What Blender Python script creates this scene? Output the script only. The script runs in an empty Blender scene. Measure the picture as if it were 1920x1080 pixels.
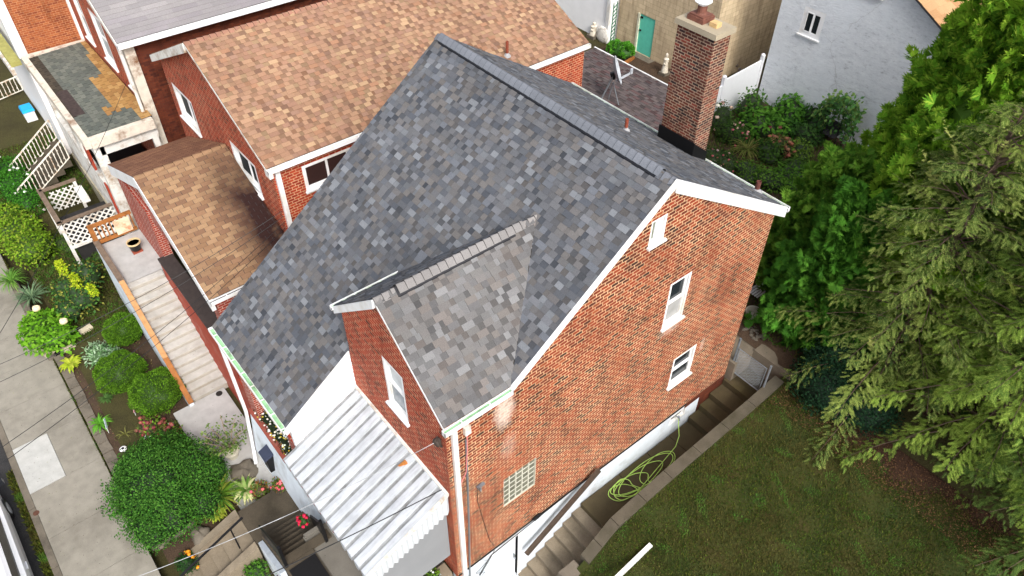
import bpy, math, random
import numpy as np
from mathutils import Vector, Matrix, geometry
random.seed(7); RNG = np.random.default_rng(7)
R_ = math.radians
# ---------------------------------------------------------------- camera, sky, sun, exposure
scn = bpy.context.scene
CAM = np.array([7.506, -10.446, 18.089]); FPX = 1419.78
EUL = (R_(46.176), R_(-0.370), R_(50.767))
cd = bpy.data.cameras.new('camera'); cam = bpy.data.objects.new('camera', cd)
scn.collection.objects.link(cam); scn.camera = cam
cam.location = CAM; cam.rotation_euler = EUL
cd.sensor_width = 36; cd.lens = FPX/1920*36; cd.clip_end = 800; cd.clip_start = .1
SUN_EL, SUN_AZ = 44, -16          # azimuth of the sun measured from +X towards +Y
w = bpy.data.worlds.new('World'); scn.world = w; w.use_nodes = True
nt = w.node_tree; bg = nt.nodes['Background']; sky = nt.nodes.new('ShaderNodeTexSky')
sky.sky_type = 'NISHITA'; sky.sun_disc = False
sky.sun_elevation = R_(SUN_EL); sky.sun_rotation = R_(90-SUN_AZ)
sky.dust_density = 4; sky.air_density = .8; sky.ozone_density = 1
hs = nt.nodes.new('ShaderNodeHueSaturation'); hs.inputs['Saturation'].default_value = .35
nt.links.new(sky.outputs[0], hs.inputs['Color']); nt.links.new(hs.outputs[0], bg.inputs[0]); bg.inputs[1].default_value = .15
sl = bpy.data.lights.new('sun', 'SUN'); so = bpy.data.objects.new('sun', sl); scn.collection.objects.link(so)
sl.energy = 1.05; sl.angle = R_(13); sl.color = (1, .95, .87)
so.rotation_euler = (Vector((math.cos(R_(SUN_AZ))*math.cos(R_(SUN_EL)), math.sin(R_(SUN_AZ))*math.cos(R_(SUN_EL)), math.sin(R_(SUN_EL))))).to_track_quat('Z', 'Y').to_euler()
scn.view_settings.view_transform = 'Standard'; scn.view_settings.look = 'None'
scn.view_settings.exposure = 1.02; scn.view_settings.gamma = 1
scn.render.engine = 'CYCLES'; scn.cycles.max_bounces = 5

# ---------------------------------------------------------------- measuring: photo position -> world point on a level plane
from mathutils import Euler
_M = np.array(Euler(EUL).to_matrix())
def G(px, py, z):
    v = _M @ np.array([(px-960)/FPX, -(py-540)/FPX, -1.]); t = (z-CAM[2])/v[2]; p = CAM+t*v
    return Vector((float(p[0]), float(p[1]), float(z)))
def GY(px, py, y):
    v = _M @ np.array([(px-960)/FPX, -(py-540)/FPX, -1.]); t = (y-CAM[1])/v[1]; p = CAM+t*v
    return Vector((float(p[0]), float(y), float(p[2])))
def GX(px, py, x):
    v = _M @ np.array([(px-960)/FPX, -(py-540)/FPX, -1.]); t = (x-CAM[0])/v[0]; p = CAM+t*v
    return Vector((float(x), float(p[1]), float(p[2])))

# ---------------------------------------------------------------- materials
def lin(c):
    return tuple(((v/255)/12.92 if v/255 <= .04045 else ((v/255+.055)/1.055)**2.4) for v in c)
MATS = {}
class NT:
    def __init__(s, name, rough=.8, spec=.3, metal=0):
        s.m = bpy.data.materials.new(name); s.m.use_nodes = True; s.t = s.m.node_tree
        s.b = s.t.nodes['Principled BSDF']; s.b.inputs['Roughness'].default_value = rough
        s.b.inputs['Specular IOR Level'].default_value = spec; s.b.inputs['Metallic'].default_value = metal
        s.uv = None
    def n(s, typ, **kw):
        nd = s.t.nodes.new(typ)
        for k, v in kw.items():
            if k.startswith('i_'): nd.inputs[k[2:].replace('_', ' ')].default_value = v
            else: setattr(nd, k, v)
        return nd
    def l(s, a, b): s.t.links.new(a, b)
    def co(s):
        if s.uv is None: s.uv = s.n('ShaderNodeTexCoord').outputs['UV']
        return s.uv
    def obj(s): return s.n('ShaderNodeTexCoord').outputs['Object']
    def noise(s, scale, detail=3, vec=None, rough=.55):
        nd = s.n('ShaderNodeTexNoise'); nd.inputs['Scale'].default_value = scale; nd.inputs['Detail'].default_value = detail
        nd.inputs['Roughness'].default_value = rough
        s.l(vec if vec is not None else s.co(), nd.inputs['Vector']); return nd.outputs['Fac']
    def ramp(s, fac, stops):
        r = s.n('ShaderNodeValToRGB'); e = r.color_ramp.elements
        while len(e) < len(stops): e.new(.5)
        for i, (p, c) in enumerate(stops): e[i].position = p; e[i].color = (*c, 1) if len(c) == 3 else c
        s.l(fac, r.inputs[0]); return r.outputs[0]
    def mix(s, fac, a, b, mode='MIX'):
        m = s.n('ShaderNodeMix', data_type='RGBA', blend_type=mode)
        for inp, v in ((m.inputs[0], fac), (m.inputs[6], a), (m.inputs[7], b)):
            if hasattr(v, 'links') or isinstance(v, bpy.types.NodeSocket): s.l(v, inp)
            elif isinstance(v, (int, float)): inp.default_value = v
            else: inp.default_value = (*v, 1)
        return m.outputs[2]
    def color(s, c):
        if isinstance(c, bpy.types.NodeSocket): s.l(c, s.b.inputs['Base Color'])
        else: s.b.inputs['Base Color'].default_value = (*c, 1)
    def bump(s, h, strength=.3, dist=.01):
        b = s.n('ShaderNodeBump'); b.inputs['Strength'].default_value = strength; b.inputs['Distance'].default_value = dist
        s.l(h, b.inputs['Height']); s.l(b.outputs[0], s.b.inputs['Normal'])
def plain(name, rgb, rough=.6, var=.12, scale=6, spec=.3, metal=0, dirt=None, bump=0):
    if name in MATS: return MATS[name]
    t = NT(name, rough, spec, metal); c = lin(rgb)
    v = t.obj(); f = t.noise(scale, 4, v)
    a = tuple(max(0, x*(1-var)) for x in c); b = tuple(min(1, x*(1+var)) for x in c)
    col = t.ramp(f, [(.3, a), (.7, b)])
    if dirt:
        f2 = t.noise(scale*.35, 6, v, .7); m = t.ramp(f2, [(.5, (0, 0, 0)), (.68, (1, 1, 1))])
        col = t.mix(m, col, lin(dirt))
    t.color(col)
    if bump: t.bump(t.noise(scale*6, 4, v), bump, .01)
    MATS[name] = t.m; return t.m
def brick(name, cols, mortar, bl=.2, bh=.085, ms=.010, stain=None, dark=.1, worn=.0, bloom=None):
    """running-bond brickwork; cols = list of brick colours, worn = pale lime bloom"""
    if name in MATS: return MATS[name]
    t = NT(name, .85, .2)
    sp = t.n('ShaderNodeSeparateXYZ'); t.l(t.co(), sp.inputs[0])
    def mth(op, a, b=None):
        m = t.n('ShaderNodeMath', operation=op)
        for i, v in enumerate((a, b)):
            if v is None: continue
            if isinstance(v, (int, float)): m.inputs[i].default_value = v
            else: t.l(v, m.inputs[i])
        return m.outputs[0]
    jit = mth('MULTIPLY', mth('SUBTRACT', t.noise(9, 1), .5), .012)
    v = mth('DIVIDE', mth('ADD', sp.outputs[1], jit), bh); row = mth('FLOOR', v); fv = mth('FRACT', v)
    wr = t.n('ShaderNodeTexWhiteNoise', noise_dimensions='1D'); t.l(row, wr.inputs['W'])
    u = mth('ADD', mth('DIVIDE', sp.outputs[0], bl), mth('ADD', mth('MULTIPLY', mth('MODULO', row, 2), .5), mth('MULTIPLY', wr.outputs[0], .18)))
    cell = mth('FLOOR', u); fu = mth('FRACT', u)
    cmb = t.n('ShaderNodeCombineXYZ'); t.l(cell, cmb.inputs[0]); t.l(row, cmb.inputs[1])
    wn = t.n('ShaderNodeTexWhiteNoise', noise_dimensions='2D'); t.l(cmb.outputs[0], wn.inputs['Vector'])
    stops = [((i+.5)/len(cols), lin(c)) for i, c in enumerate(cols)]
    bc = t.ramp(wn.outputs[0], stops)
    grit = t.noise(60, 3); bc = t.mix(.35, bc, t.ramp(grit, [(.3, (.45, .45, .45)), (.7, (1, 1, 1))]), 'MULTIPLY')
    broad = t.noise(.55, 4); bc = t.mix(dark*4 if dark < .25 else 1, bc, t.ramp(broad, [(.35, (.72, .70, .70)), (.65, (1, 1, 1))]), 'MULTIPLY')
    du = mth('MULTIPLY', mth('MINIMUM', fu, mth('SUBTRACT', 1, fu)), bl)
    dv = mth('MULTIPLY', mth('MINIMUM', fv, mth('SUBTRACT', 1, fv)), bh)
    dd = mth('MINIMUM', du, dv)
    mk = mth('LESS_THAN', mth('ADD', dd, mth('MULTIPLY', mth('SUBTRACT', t.noise(45, 2), .5), .008)), ms)
    mf = t.ramp(t.noise(.8, 5, None, .7), [(.38, (0, 0, 0)), (.62, (1, 1, 1))])
    mo = t.mix(mf, tuple(x*.5+y*.18 for x, y in zip(lin(mortar), lin(cols[0]))), lin(mortar))
    col = t.mix(mk, bc, mo)
    mp = t.n('ShaderNodeMapping'); mp.inputs['Scale'].default_value = (2.2, .35, 1); t.l(t.co(), mp.inputs[0])
    sk = t.ramp(t.noise(1.6, 6, mp.outputs[0], .7), [(.36, (.62, .58, .57)), (.52, (1, 1, 1))]); col = t.mix(.8, col, sk, 'MULTIPLY')
    if bloom:
        for (bu, bv, ru, rv, am) in bloom:
            du_ = mth('DIVIDE', mth('SUBTRACT', sp.outputs[0], bu), ru); dv_ = mth('DIVIDE', mth('SUBTRACT', sp.outputs[1], bv), rv)
            q_ = mth('ADD', mth('MULTIPLY', du_, du_), mth('MULTIPLY', dv_, dv_)); q_ = mth('ADD', q_, mth('MULTIPLY', mth('SUBTRACT', t.noise(7, 5, None, .8), .5), 2.2))
            m_ = t.ramp(q_, [(.0, (am,)*3), (.9, (0, 0, 0))]); col = t.mix(m_, col, lin((232, 214, 200)))
    if worn:
        m = t.ramp(t.noise(.9, 6, None, .7), [(.56, (0, 0, 0)), (.72, (worn,)*3)]); col = t.mix(m, col, lin((225, 205, 190)))
    t.color(col); t.bump(mth('MULTIPLY', mk, -1), .5, .006)
    MATS[name] = t.m; return t.m
def shingle_mat(name, speck=.25, moss=None):
    if name in MATS: return MATS[name]
    t = NT(name, .95, .1)
    a = t.n('ShaderNodeVertexColor', layer_name='Col').outputs[0]
    v = t.obj()
    g = t.ramp(t.noise(70, 4, v, .8), [(.3, (1-speck*1.6,)*3), (.7, (1+speck*.4,)*3)])
    c = t.mix(1, a, g, 'MULTIPLY')
    st = t.ramp(t.noise(.45, 5, v), [(.3, (.86, .86, .86)), (.62, (1, 1, 1))]); c = t.mix(1, c, st, 'MULTIPLY')
    if moss:
        m = t.ramp(t.noise(.6, 6, v, .65), [(.5, (0, 0, 0)), (.7, (.75,)*3)]); c = t.mix(m, c, lin(moss))
    t.color(c); t.bump(t.noise(160, 3, v), .35, .004)
    MATS[name] = t.m; return t.m
def leaf_mat(name, trans=.3, rough=.8):
    if name in MATS: return MATS[name]
    t = NT(name, rough, .06)
    a = t.n('ShaderNodeVertexColor', layer_name='Col').outputs[0]
    c = t.mix(.6, a, t.ramp(t.noise(3, 3, t.obj()), [(.3, (.6, .6, .6)), (.7, (1.15, 1.15, 1.1))]), 'MULTIPLY')
    t.color(c)
    tr = t.n('ShaderNodeBsdfTranslucent'); t.l(c, tr.inputs[0])
    mx = t.n('ShaderNodeMixShader'); mx.inputs[0].default_value = trans
    out = t.t.nodes['Material Output']; t.l(t.b.outputs[0], mx.inputs[1]); t.l(tr.outputs[0], mx.inputs[2]); t.l(mx.outputs[0], out.inputs[0])
    MATS[name] = t.m; return t.m
def attr_mat(name, rough=.6, spec=.3, metal=0, bump=0):
    if name in MATS: return MATS[name]
    t = NT(name, rough, spec, metal)
    a = t.n('ShaderNodeVertexColor', layer_name='Col').outputs[0]
    t.color(t.mix(1, a, t.ramp(t.noise(9, 5, t.obj()), [(.3, (.85,)*3), (.7, (1.08,)*3)]), 'MULTIPLY'))
    if bump: t.bump(t.noise(50, 3, t.obj()), bump, .01)
    MATS[name] = t.m; return t.m
def concrete(name, rgb, stain=(95, 90, 80), st=.5, scale=.7, speck=.3, rough=.9, edge=None):
    if name in MATS: return MATS[name]
    t = NT(name, rough, .2); v = t.obj()
    c = t.ramp(t.noise(3, 5, v), [(.3, tuple(x*.85 for x in lin(rgb))), (.7, tuple(x*1.08 for x in lin(rgb)))])
    m = t.ramp(t.noise(scale, 7, v, .68), [(.48, (0, 0, 0)), (.75, (st,)*3)]); c = t.mix(m, c, lin(stain))
    sp = t.ramp(t.noise(90, 2, v), [(.3, (1-speck,)*3), (.55, (1, 1, 1))]); c = t.mix(1, c, sp, 'MULTIPLY')
    sp2 = t.ramp(t.noise(14, 2, v), [(.70, (1, 1, 1)), (.76, (.55,)*3)]); c = t.mix(1, c, sp2, 'MULTIPLY')
    t.color(c); t.bump(t.noise(40, 4, v), .25, .01)
    MATS[name] = t.m; return t.m

WHITE = plain('white_paint', (228, 229, 230), .5, .05, 3, dirt=(204, 200, 190))
WHITE_D = plain('weathered_white_paint', (216, 214, 208), .7, .08, 5, dirt=(160, 140, 118))
PEEL = plain('peeling_paint', (205, 196, 182), .8, .12, 4, dirt=(118, 84, 58), bump=.4)
STONEW = plain('whitewashed_masonry', (212, 220, 228), .8, .07, 3, dirt=(180, 184, 186), bump=.3)
WOODR = plain('reddish_stained_wood', (150, 96, 48), .7, .25, 5)
WOODT = plain('tan_rail_wood', (176, 132, 88), .75, .18, 6)
WOODG = plain('weathered_grey_wood', (112, 96, 82), .85, .25, 7)
WOODD = plain('dark_brown_board', (70, 58, 48), .8, .25, 8)
BLACK = plain('black_metal', (22, 22, 24), .45, .2, 5)
GLASS = plain('window_glass', (34, 40, 44), .16, .2, .7, spec=.3)
GLASSL = plain('window_glass_with_blind', (120, 130, 136), .12, .15, 1.2, spec=.6)
GALV = plain('galvanised_steel', (130, 136, 142), .4, .15, 9, metal=.4)
GREENG = plain('green_gutter_lining', (150, 196, 150), .6, .12, 5, dirt=(70, 84, 60))
TRIM = plain('dark_joint', (40, 36, 32), .9)
BARK = plain('bark', (86, 72, 60), .9, .3, 12, bump=.6)
TWIG = plain('pale_twig', (140, 120, 100), .9, .2, 12)
BR_MAIN = brick('orange_red_brick', [(150, 60, 34), (162, 72, 42), (130, 48, 30), (170, 86, 52), (80, 42, 34), (152, 62, 35), (140, 54, 32), (58, 40, 36), (156, 68, 40), (104, 44, 32), (138, 52, 31), (68, 42, 36)], (218, 182, 144), .215, .096, .0115, dark=.2, bloom=[(-4.42, 5.3, .34, .75, .62), (-4.3, 3.9, .3, .6, .16), (2.62, 2.45, .12, .35, .3), (.9, 4.2, .5, .2, .25)])
BR_DEEP = brick('deep_red_brick', [(172, 60, 36), (158, 52, 34), (184, 70, 42), (140, 46, 34), (176, 64, 38), (112, 48, 38)], (214, 166, 132), .2, .09, .0095)
BR_CHIM = brick('chimney_brick', [(98, 56, 46), (112, 60, 46), (78, 50, 46), (130, 72, 52), (66, 47, 46), (104, 53, 43), (146, 70, 56), (58, 46, 47)], (176, 152, 130), .2, .078, .011, dark=.2)
BR_BROWN = brick('brown_brick', [(104, 50, 32), (92, 42, 28), (116, 58, 36), (80, 38, 28)], (84, 52, 40), .2, .08, .006)
BR_ORANGE = brick('orange_brick', [(166, 92, 54), (154, 82, 48), (176, 104, 62), (142, 74, 48)], (190, 140, 104), .2, .085, .008)
BR_RED = brick('painted_red_brick', [(166, 62, 44), (158, 56, 40), (172, 68, 50)], (214, 190, 176), .2, .085, .010)
BLOCK = brick('tan_block', [(214, 194, 160), (206, 186, 154), (222, 202, 168)], (184, 164, 134), .42, .21, .008)
RED_PAINT = plain('red_painted_masonry', (158, 62, 42), .75, .12, 3, dirt=(170, 110, 96))
SH = shingle_mat('asphalt_shingle'); SH_OLD = shingle_mat('old_asphalt_shingle', .3)
LEAF = leaf_mat('leaf'); ATTR = attr_mat('painted_colour')

# ---------------------------------------------------------------- object helpers
COL = scn.collection
def thing(name, label, cat, loc=(0, 0, 0), group=None, rotz=0):
    o = bpy.data.objects.new(name, None); COL.objects.link(o); o.location = loc; o.rotation_euler = (0, 0, rotz)
    o.empty_display_size = .2
    o['label'] = label; o['category'] = cat
    if group: o['group'] = group
    bpy.context.view_layer.update(); return o
def tag(o, label, cat, group=None):
    o['label'] = label; o['category'] = cat
    if group: o['group'] = group
    return o
def struct(o): o['kind'] = 'structure'; return o
def wloc(p):
    v = Vector((0, 0, 0))
    while p is not None: v += p.location; p = p.parent
    return v
class MB:
    def __init__(s): s.v = []; s.f = []; s.c = []; s.cur = None
    def face(s, pts, col=None):
        i = len(s.v); s.v += [tuple(p) for p in pts]; s.f.append(tuple(range(i, i+len(pts)))); s.c.append(col or s.cur or (1, 1, 1))
    def hexa(s, p):   # 8 points: bottom loop (ccw from above), top loop
        for q in ((3, 2, 1, 0), (4, 5, 6, 7), (0, 1, 5, 4), (1, 2, 6, 5), (2, 3, 7, 6), (3, 0, 4, 7)): s.face([p[k] for k in q])
    def box(s, x0, y0, z0, x1, y1, z1):
        x0, x1 = sorted((x0, x1)); y0, y1 = sorted((y0, y1)); z0, z1 = sorted((z0, z1))
        s.hexa([(x0, y0, z0), (x1, y0, z0), (x1, y1, z0), (x0, y1, z0), (x0, y0, z1), (x1, y0, z1), (x1, y1, z1), (x0, y1, z1)])
    def fbox(s, fr, a0, a1, b0, b1, c0, c1):
        o, u, n = fr; z = Vector((0, 0, 1)); P = lambda a, b, c: o+u*a+z*b+n*c
        s.hexa([P(a0, b0, c1), P(a1, b0, c1), P(a1, b0, c0), P(a0, b0, c0), P(a0, b1, c1), P(a1, b1, c1), P(a1, b1, c0), P(a0, b1, c0)])
    def bar(s, a, b, wd, ht, up=(0, 0, 1)):   # rectangular bar from a to b
        a = Vector(a); b = Vector(b); d = (b-a).normalized(); up = Vector(up)
        if abs(d.dot(up)) > .98: up = Vector((1, 0, 0))
        sx = d.cross(up).normalized()*wd/2; sz = sx.cross(d).normalized()*ht/2
        s.hexa([a-sx-sz, a+sx-sz, b+sx-sz, b-sx-sz, a-sx+sz, a+sx+sz, b+sx+sz, b-sx+sz])
    def tube(s, pts, r, n=8, caps=True):
        pts = [Vector(p) for p in pts]; m = len(pts); rr = r if isinstance(r, (list, tuple)) else [r]*m
        rings = []; prev = None
        for i, p in enumerate(pts):
            d = (pts[min(i+1, m-1)]-pts[max(i-1, 0)]).normalized()
            if prev is None: prev = Vector((0, 0, 1)) if abs(d.z) < .9 else Vector((1, 0, 0))
            x = d.cross(prev).normalized(); y = x.cross(d).normalized(); prev = y
            rings.append([p+(x*math.cos(2*math.pi*k/n)+y*math.sin(2*math.pi*k/n))*rr[i] for k in range(n)])
        i0 = len(s.v)
        for rg in rings: s.v += [tuple(q) for q in rg]
        for i in range(m-1):
            for k in range(n):
                s.f.append((i0+i*n+k, i0+i*n+(k+1) % n, i0+(i+1)*n+(k+1) % n, i0+(i+1)*n+k)); s.c.append(s.cur or (1, 1, 1))
        if caps:
            s.f.append(tuple(i0+k for k in range(n))[::-1]); s.f.append(tuple(i0+(m-1)*n+k for k in range(n))); s.c += [s.cur or (1, 1, 1)]*2
    def lathe(s, c, prof, n=16):    # prof: list of (r, z)
        i0 = len(s.v); c = Vector(c)
        for r, z in prof:
            for k in range(n): s.v.append((c.x+r*math.cos(2*math.pi*k/n), c.y+r*math.sin(2*math.pi*k/n), c.z+z))
        for i in range(len(prof)-1):
            for k in range(n):
                s.f.append((i0+i*n+k, i0+i*n+(k+1) % n, i0+(i+1)*n+(k+1) % n, i0+(i+1)*n+k)); s.c.append(s.cur or (1, 1, 1))
        s.f.append(tuple(i0+k for k in range(n))[::-1]); s.f.append(tuple(i0+(len(prof)-1)*n+k for k in range(n))); s.c += [s.cur or (1, 1, 1)]*2
    def blob(s, c, rx, ry, rz, amp=.12, seg=12, rings=8, seed=0):
        rnd = random.Random(seed); i0 = len(s.v); ph = [rnd.uniform(0, 6) for _ in range(4)]
        for i in range(rings+1):
            th = math.pi*i/rings
            for k in range(seg):
                a = 2*math.pi*k/seg
                q = 1+amp*(math.sin(3*a+ph[0]+2*th)+.6*math.sin(5*a-3*th+ph[1])+.5*math.sin(4*th+2*a+ph[2]))/2
                s.v.append((c[0]+rx*q*math.sin(th)*math.cos(a), c[1]+ry*q*math.sin(th)*math.sin(a), c[2]+rz*q*math.cos(th)))
        for i in range(rings):
            for k in range(seg):
                s.f.append((i0+i*seg+k, i0+(i+1)*seg+k, i0+(i+1)*seg+(k+1) % seg, i0+i*seg+(k+1) % seg)); s.c.append(s.cur or (1, 1, 1))
    def build(s, name, mat, parent=None, smooth=False, colours=False):
        off = wloc(parent) if parent is not None else Vector((0, 0, 0))
        me = bpy.data.meshes.new(name); V = np.array(s.v)-np.array(off)
        me.from_pydata(V.tolist(), [], s.f); me.update()
        uvl = me.uv_layers.new(name='UVMap')
        n = np.zeros(len(me.polygons)*3); me.polygons.foreach_get('normal', n); n = np.abs(n.reshape(-1, 3))
        uv = []
        for f, nn in zip(s.f, n):
            ax = 2 if nn[2] > .72 else (0 if nn[0] >= nn[1] else 1)
            for k in f:
                p = s.v[k]; uv += [p[0], p[1]] if ax == 2 else ([p[1], p[2]] if ax == 0 else [p[0], p[2]])
        uvl.data.foreach_set('uv', uv)
        if colours:
            ca = me.color_attributes.new('Col', 'FLOAT_COLOR', 'CORNER'); cc = []
            for f, c in zip(s.f, s.c): cc += [*c[:3], 1]*len(f)
            ca.data.foreach_set('color', cc)
        if smooth: me.polygons.foreach_set('use_smooth', [True]*len(me.polygons))
        o = bpy.data.objects.new(name, me); COL.objects.link(o); me.materials.append(mat)
        if parent is not None: o.parent = parent
        return o
def one(name, mat, parent, fn, split=False, **kw):
    m = MB(); fn(m)
    if not split: return m.build(name, mat, parent, **kw)
    for k in range(0, len(m.f), 6):      # every box becomes a part of its own
        b = MB(); fs = m.f[k:k+6]; i0 = fs[0][0]; b.v = m.v[min(min(f) for f in fs):max(max(f) for f in fs)+1]; i0 = min(min(f) for f in fs)
        b.f = [tuple(i-i0 for i in f) for f in fs]; b.c = m.c[k:k+6]; r = b.build(name, mat, parent, **kw)
    return r
def dup(root, loc, label=None, rotz=None, scale=None):
    r = root.copy(); COL.objects.link(r); r.location = loc
    if label: r['label'] = label
    if rotz is not None: r.rotation_euler = (0, 0, rotz)
    if scale: r.scale = (scale,)*3
    for ch in list(root.children):
        c = ch.copy(); COL.objects.link(c); c.parent = r
        for g in ch.children:
            d = g.copy(); COL.objects.link(d); d.parent = c
    return r

# wall with openings: frame (origin, u, n); outline and holes in (a, b) metres
def frame(ax, at):      # ax 'X': wall in plane X=at facing +X, a = Y ; 'Y': plane Y=at facing -Y, a = X
    return (Vector((at, 0, 0)), Vector((0, 1, 0)), Vector((1, 0, 0))) if ax == 'X' else (Vector((0, at, 0)), Vector((1, 0, 0)), Vector((0, -1, 0)))
def wall(name, mat, parent, fr, outline, holes=(), depth=.14, back=.25):
    m = MB(); o, u, n = fr; P = lambda a, b, c=0: o+u*a+Vector((0, 0, b))+n*c
    loops = [[Vector((a, b, 0)) for a, b in outline]]+[[Vector((a, b, 0)) for a, b in ((h[0], h[2]), (h[1], h[2]), (h[1], h[3]), (h[0], h[3]))] for h in holes]
    flat = [p for L in loops for p in L]
    for t in geometry.tessellate_polygon(loops):
        q = [flat[k] for k in t]
        nn = (q[1]-q[0]).cross(q[2]-q[0]).z
        if abs(nn) < 1e-9: continue
        pts = [P(p.x, p.y) for p in q]
        if (pts[1]-pts[0]).cross(pts[2]-pts[0]).dot(n) < 0: pts.reverse()
        m.face(pts)
    for h in holes:
        c = [(h[0], h[2]), (h[1], h[2]), (h[1], h[3]), (h[0], h[3])]
        for i in range(4):
            a, b = c[i], c[(i+1) % 4]; m.face([P(*a), P(*b), P(*b, -depth), P(*a, -depth)])
    k = len(outline)
    for i in range(k):
        a, b = outline[i], outline[(i+1) % k]; m.face([P(*b), P(*a), P(*a, -back), P(*b, -back)])
    return m.build(name, mat, parent)
def window(parent, fr, a0, a1, b0, b1, style='sash', sill=.1, glass=GLASS, fw=.07, dep=.10, glass2=None, name='window'):
    fm = MB()
    def ring(x0, x1, y0, y1, wd, c0, c1, m=fm):
        m.fbox(fr, x0, x1, y0, y0+wd, c0, c1); m.fbox(fr, x0, x1, y1-wd, y1, c0, c1)
        m.fbox(fr, x0, x0+wd, y0+wd, y1-wd, c0, c1); m.fbox(fr, x1-wd, x1, y0+wd, y1-wd, c0, c1)
    ring(a0, a1, b0, b1, fw, -dep, -.005)
    f = fm.build(name, WHITE, parent)
    if sill: one('sill', WHITE, f, lambda m: m.fbox(fr, a0-.04, a1+.04, b0-.05, b0+.005, -dep, .07))
    A0, A1, B0, B1 = a0+fw, a1-fw, b0+fw, b1-fw; mid = (B0+B1)/2
    if style == 'sash':
        sm = MB(); ring(A0, A1, mid-.02, B1, .045, -dep-.02, -dep+.03, sm); ring(A0, A1, B0, mid+.02, .05, -dep-.0, -dep+.06, sm); sm.build('sash', WHITE, f)
        one('pane', glass2 or glass, f, lambda m: m.fbox(fr, A0+.03, A1-.03, mid, B1-.03, -dep-.015, -dep))
        one('pane', glass, f, lambda m: m.fbox(fr, A0+.03, A1-.03, B0+.03, mid, -dep+.01, -dep+.025))
    elif style == 'double':
        c = (A0+A1)/2; sm = MB(); ring(A0, c, B0, B1, .035, -dep, -dep+.04, sm); ring(c+.01, A1, B0, B1, .035, -dep-.02, -dep+.02, sm); sm.build('sash', WHITE, f)
        one('pane', glass, f, lambda m: m.fbox(fr, A0+.02, c-.02, B0+.02, B1-.02, -dep, -dep+.015)); one('pane', glass2 or glass, f, lambda m: m.fbox(fr, c+.03, A1-.02, B0+.02, B1-.02, -dep-.01, -dep+.005))
    else:
        one('pane', glass, f, lambda m: m.fbox(fr, A0-.01, A1+.01, B0-.01, B1+.01, -dep, -dep+.02))
    return f

# ---------------------------------------------------------------- shingles as real tabs, clipped to the roof outline
def clip(poly, conv):
    out = poly
    for i in range(len(conv)):
        (x0, y0), (x1, y1) = conv[i], conv[(i+1) % len(conv)]; inp = out; out = []
        if not inp: return []
        side = lambda p: (x1-x0)*(p[1]-y0)-(y1-y0)*(p[0]-x0)
        for k in range(len(inp)):
            a, b = inp[k-1], inp[k]; sa, sb = side(a), side(b)
            if (sa >= 0) != (sb >= 0):
                t = sa/(sa-sb); out.append((a[0]+t*(b[0]-a[0]), a[1]+t*(b[1]-a[1])))
            if sb >= 0: out.append(b)
    return out
def ccw(p):
    a = sum(p[i-1][0]*p[i][1]-p[i][0]*p[i-1][1] for i in range(len(p)))
    return p if a > 0 else p[::-1]
def shingles(name, parent, origin, udir, vdir, polys, cols, mat, expo=.143, wr=(.13, .29), raise_p=.5, th=.011, regular=None, seed=1, slab=.06, slabmat=None, colfn=None, slots=None, bright=1):
    """origin: point on the eave line; udir along the eave, vdir up the slope; polys: convex pieces in (u, v)"""
    rnd = random.Random(seed); m = MB(); origin = Vector(origin); udir = Vector(udir).normalized(); vdir = Vector(vdir).normalized(); n = udir.cross(vdir)
    polys = [ccw([tuple(p) for p in q]) for q in polys]
    us = [p[0] for q in polys for p in q]; vs = [p[1] for q in polys for p in q]
    P = lambda u, v, h: origin+udir*u+vdir*v+n*h
    lc = [tuple(x*bright for x in lin(c)) for c in cols]
    v = min(vs); row = 0
    while v < max(vs):
        u = min(us)-rnd.uniform(0, .3); prevr = None
        if regular: u = min(us)-regular*(1.5 if row % 2 else 1)
        while u < max(us):
            up_ = regular or not prevr; prevr = up_
            wd = regular or (rnd.uniform(*wr) if up_ else rnd.uniform(wr[0]*.7, wr[1]*.75))
            c = rnd.choice(lc) if colfn is None else colfn(rnd, u, v, lc)
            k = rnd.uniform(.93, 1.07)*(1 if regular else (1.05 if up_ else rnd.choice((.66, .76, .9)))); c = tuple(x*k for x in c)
            h = th if up_ else .0015
            g = slots if slots else 0
            for q in polys:
                r = clip([(u+g, v), (u+wd-g, v), (u+wd-g, v+expo), (u+g, v+expo)], q)
                if len(r) < 3: continue
                hh = lambda p: .010+h*1.0-(p[1]-v)/expo*.008
                m.face([P(p[0], p[1], hh(p)) for p in r], c)
                for i in range(len(r)):
                    a, b = r[i], r[(i+1) % len(r)]
                    if h > .002 or abs(a[1]-b[1]) < 1e-6:
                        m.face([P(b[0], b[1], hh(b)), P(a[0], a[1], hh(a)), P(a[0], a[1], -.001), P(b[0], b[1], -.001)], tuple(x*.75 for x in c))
            u += wd
        v += expo; row += 1
    roof = m.build(name, mat, parent, colours=True)
    s = MB()
    for q in polys:
        s.face([P(p[0], p[1], 0) for p in q]); s.face([P(p[0], p[1], -slab) for p in q][::-1])
        for i in range(len(q)):
            a, b = q[i], q[(i+1) % len(q)]; s.face([P(*b, 0), P(*a, 0), P(*a, -slab), P(*b, -slab)])
    s.build('roof_deck', slabmat or SH_DARK, roof)
    return roof
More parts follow.
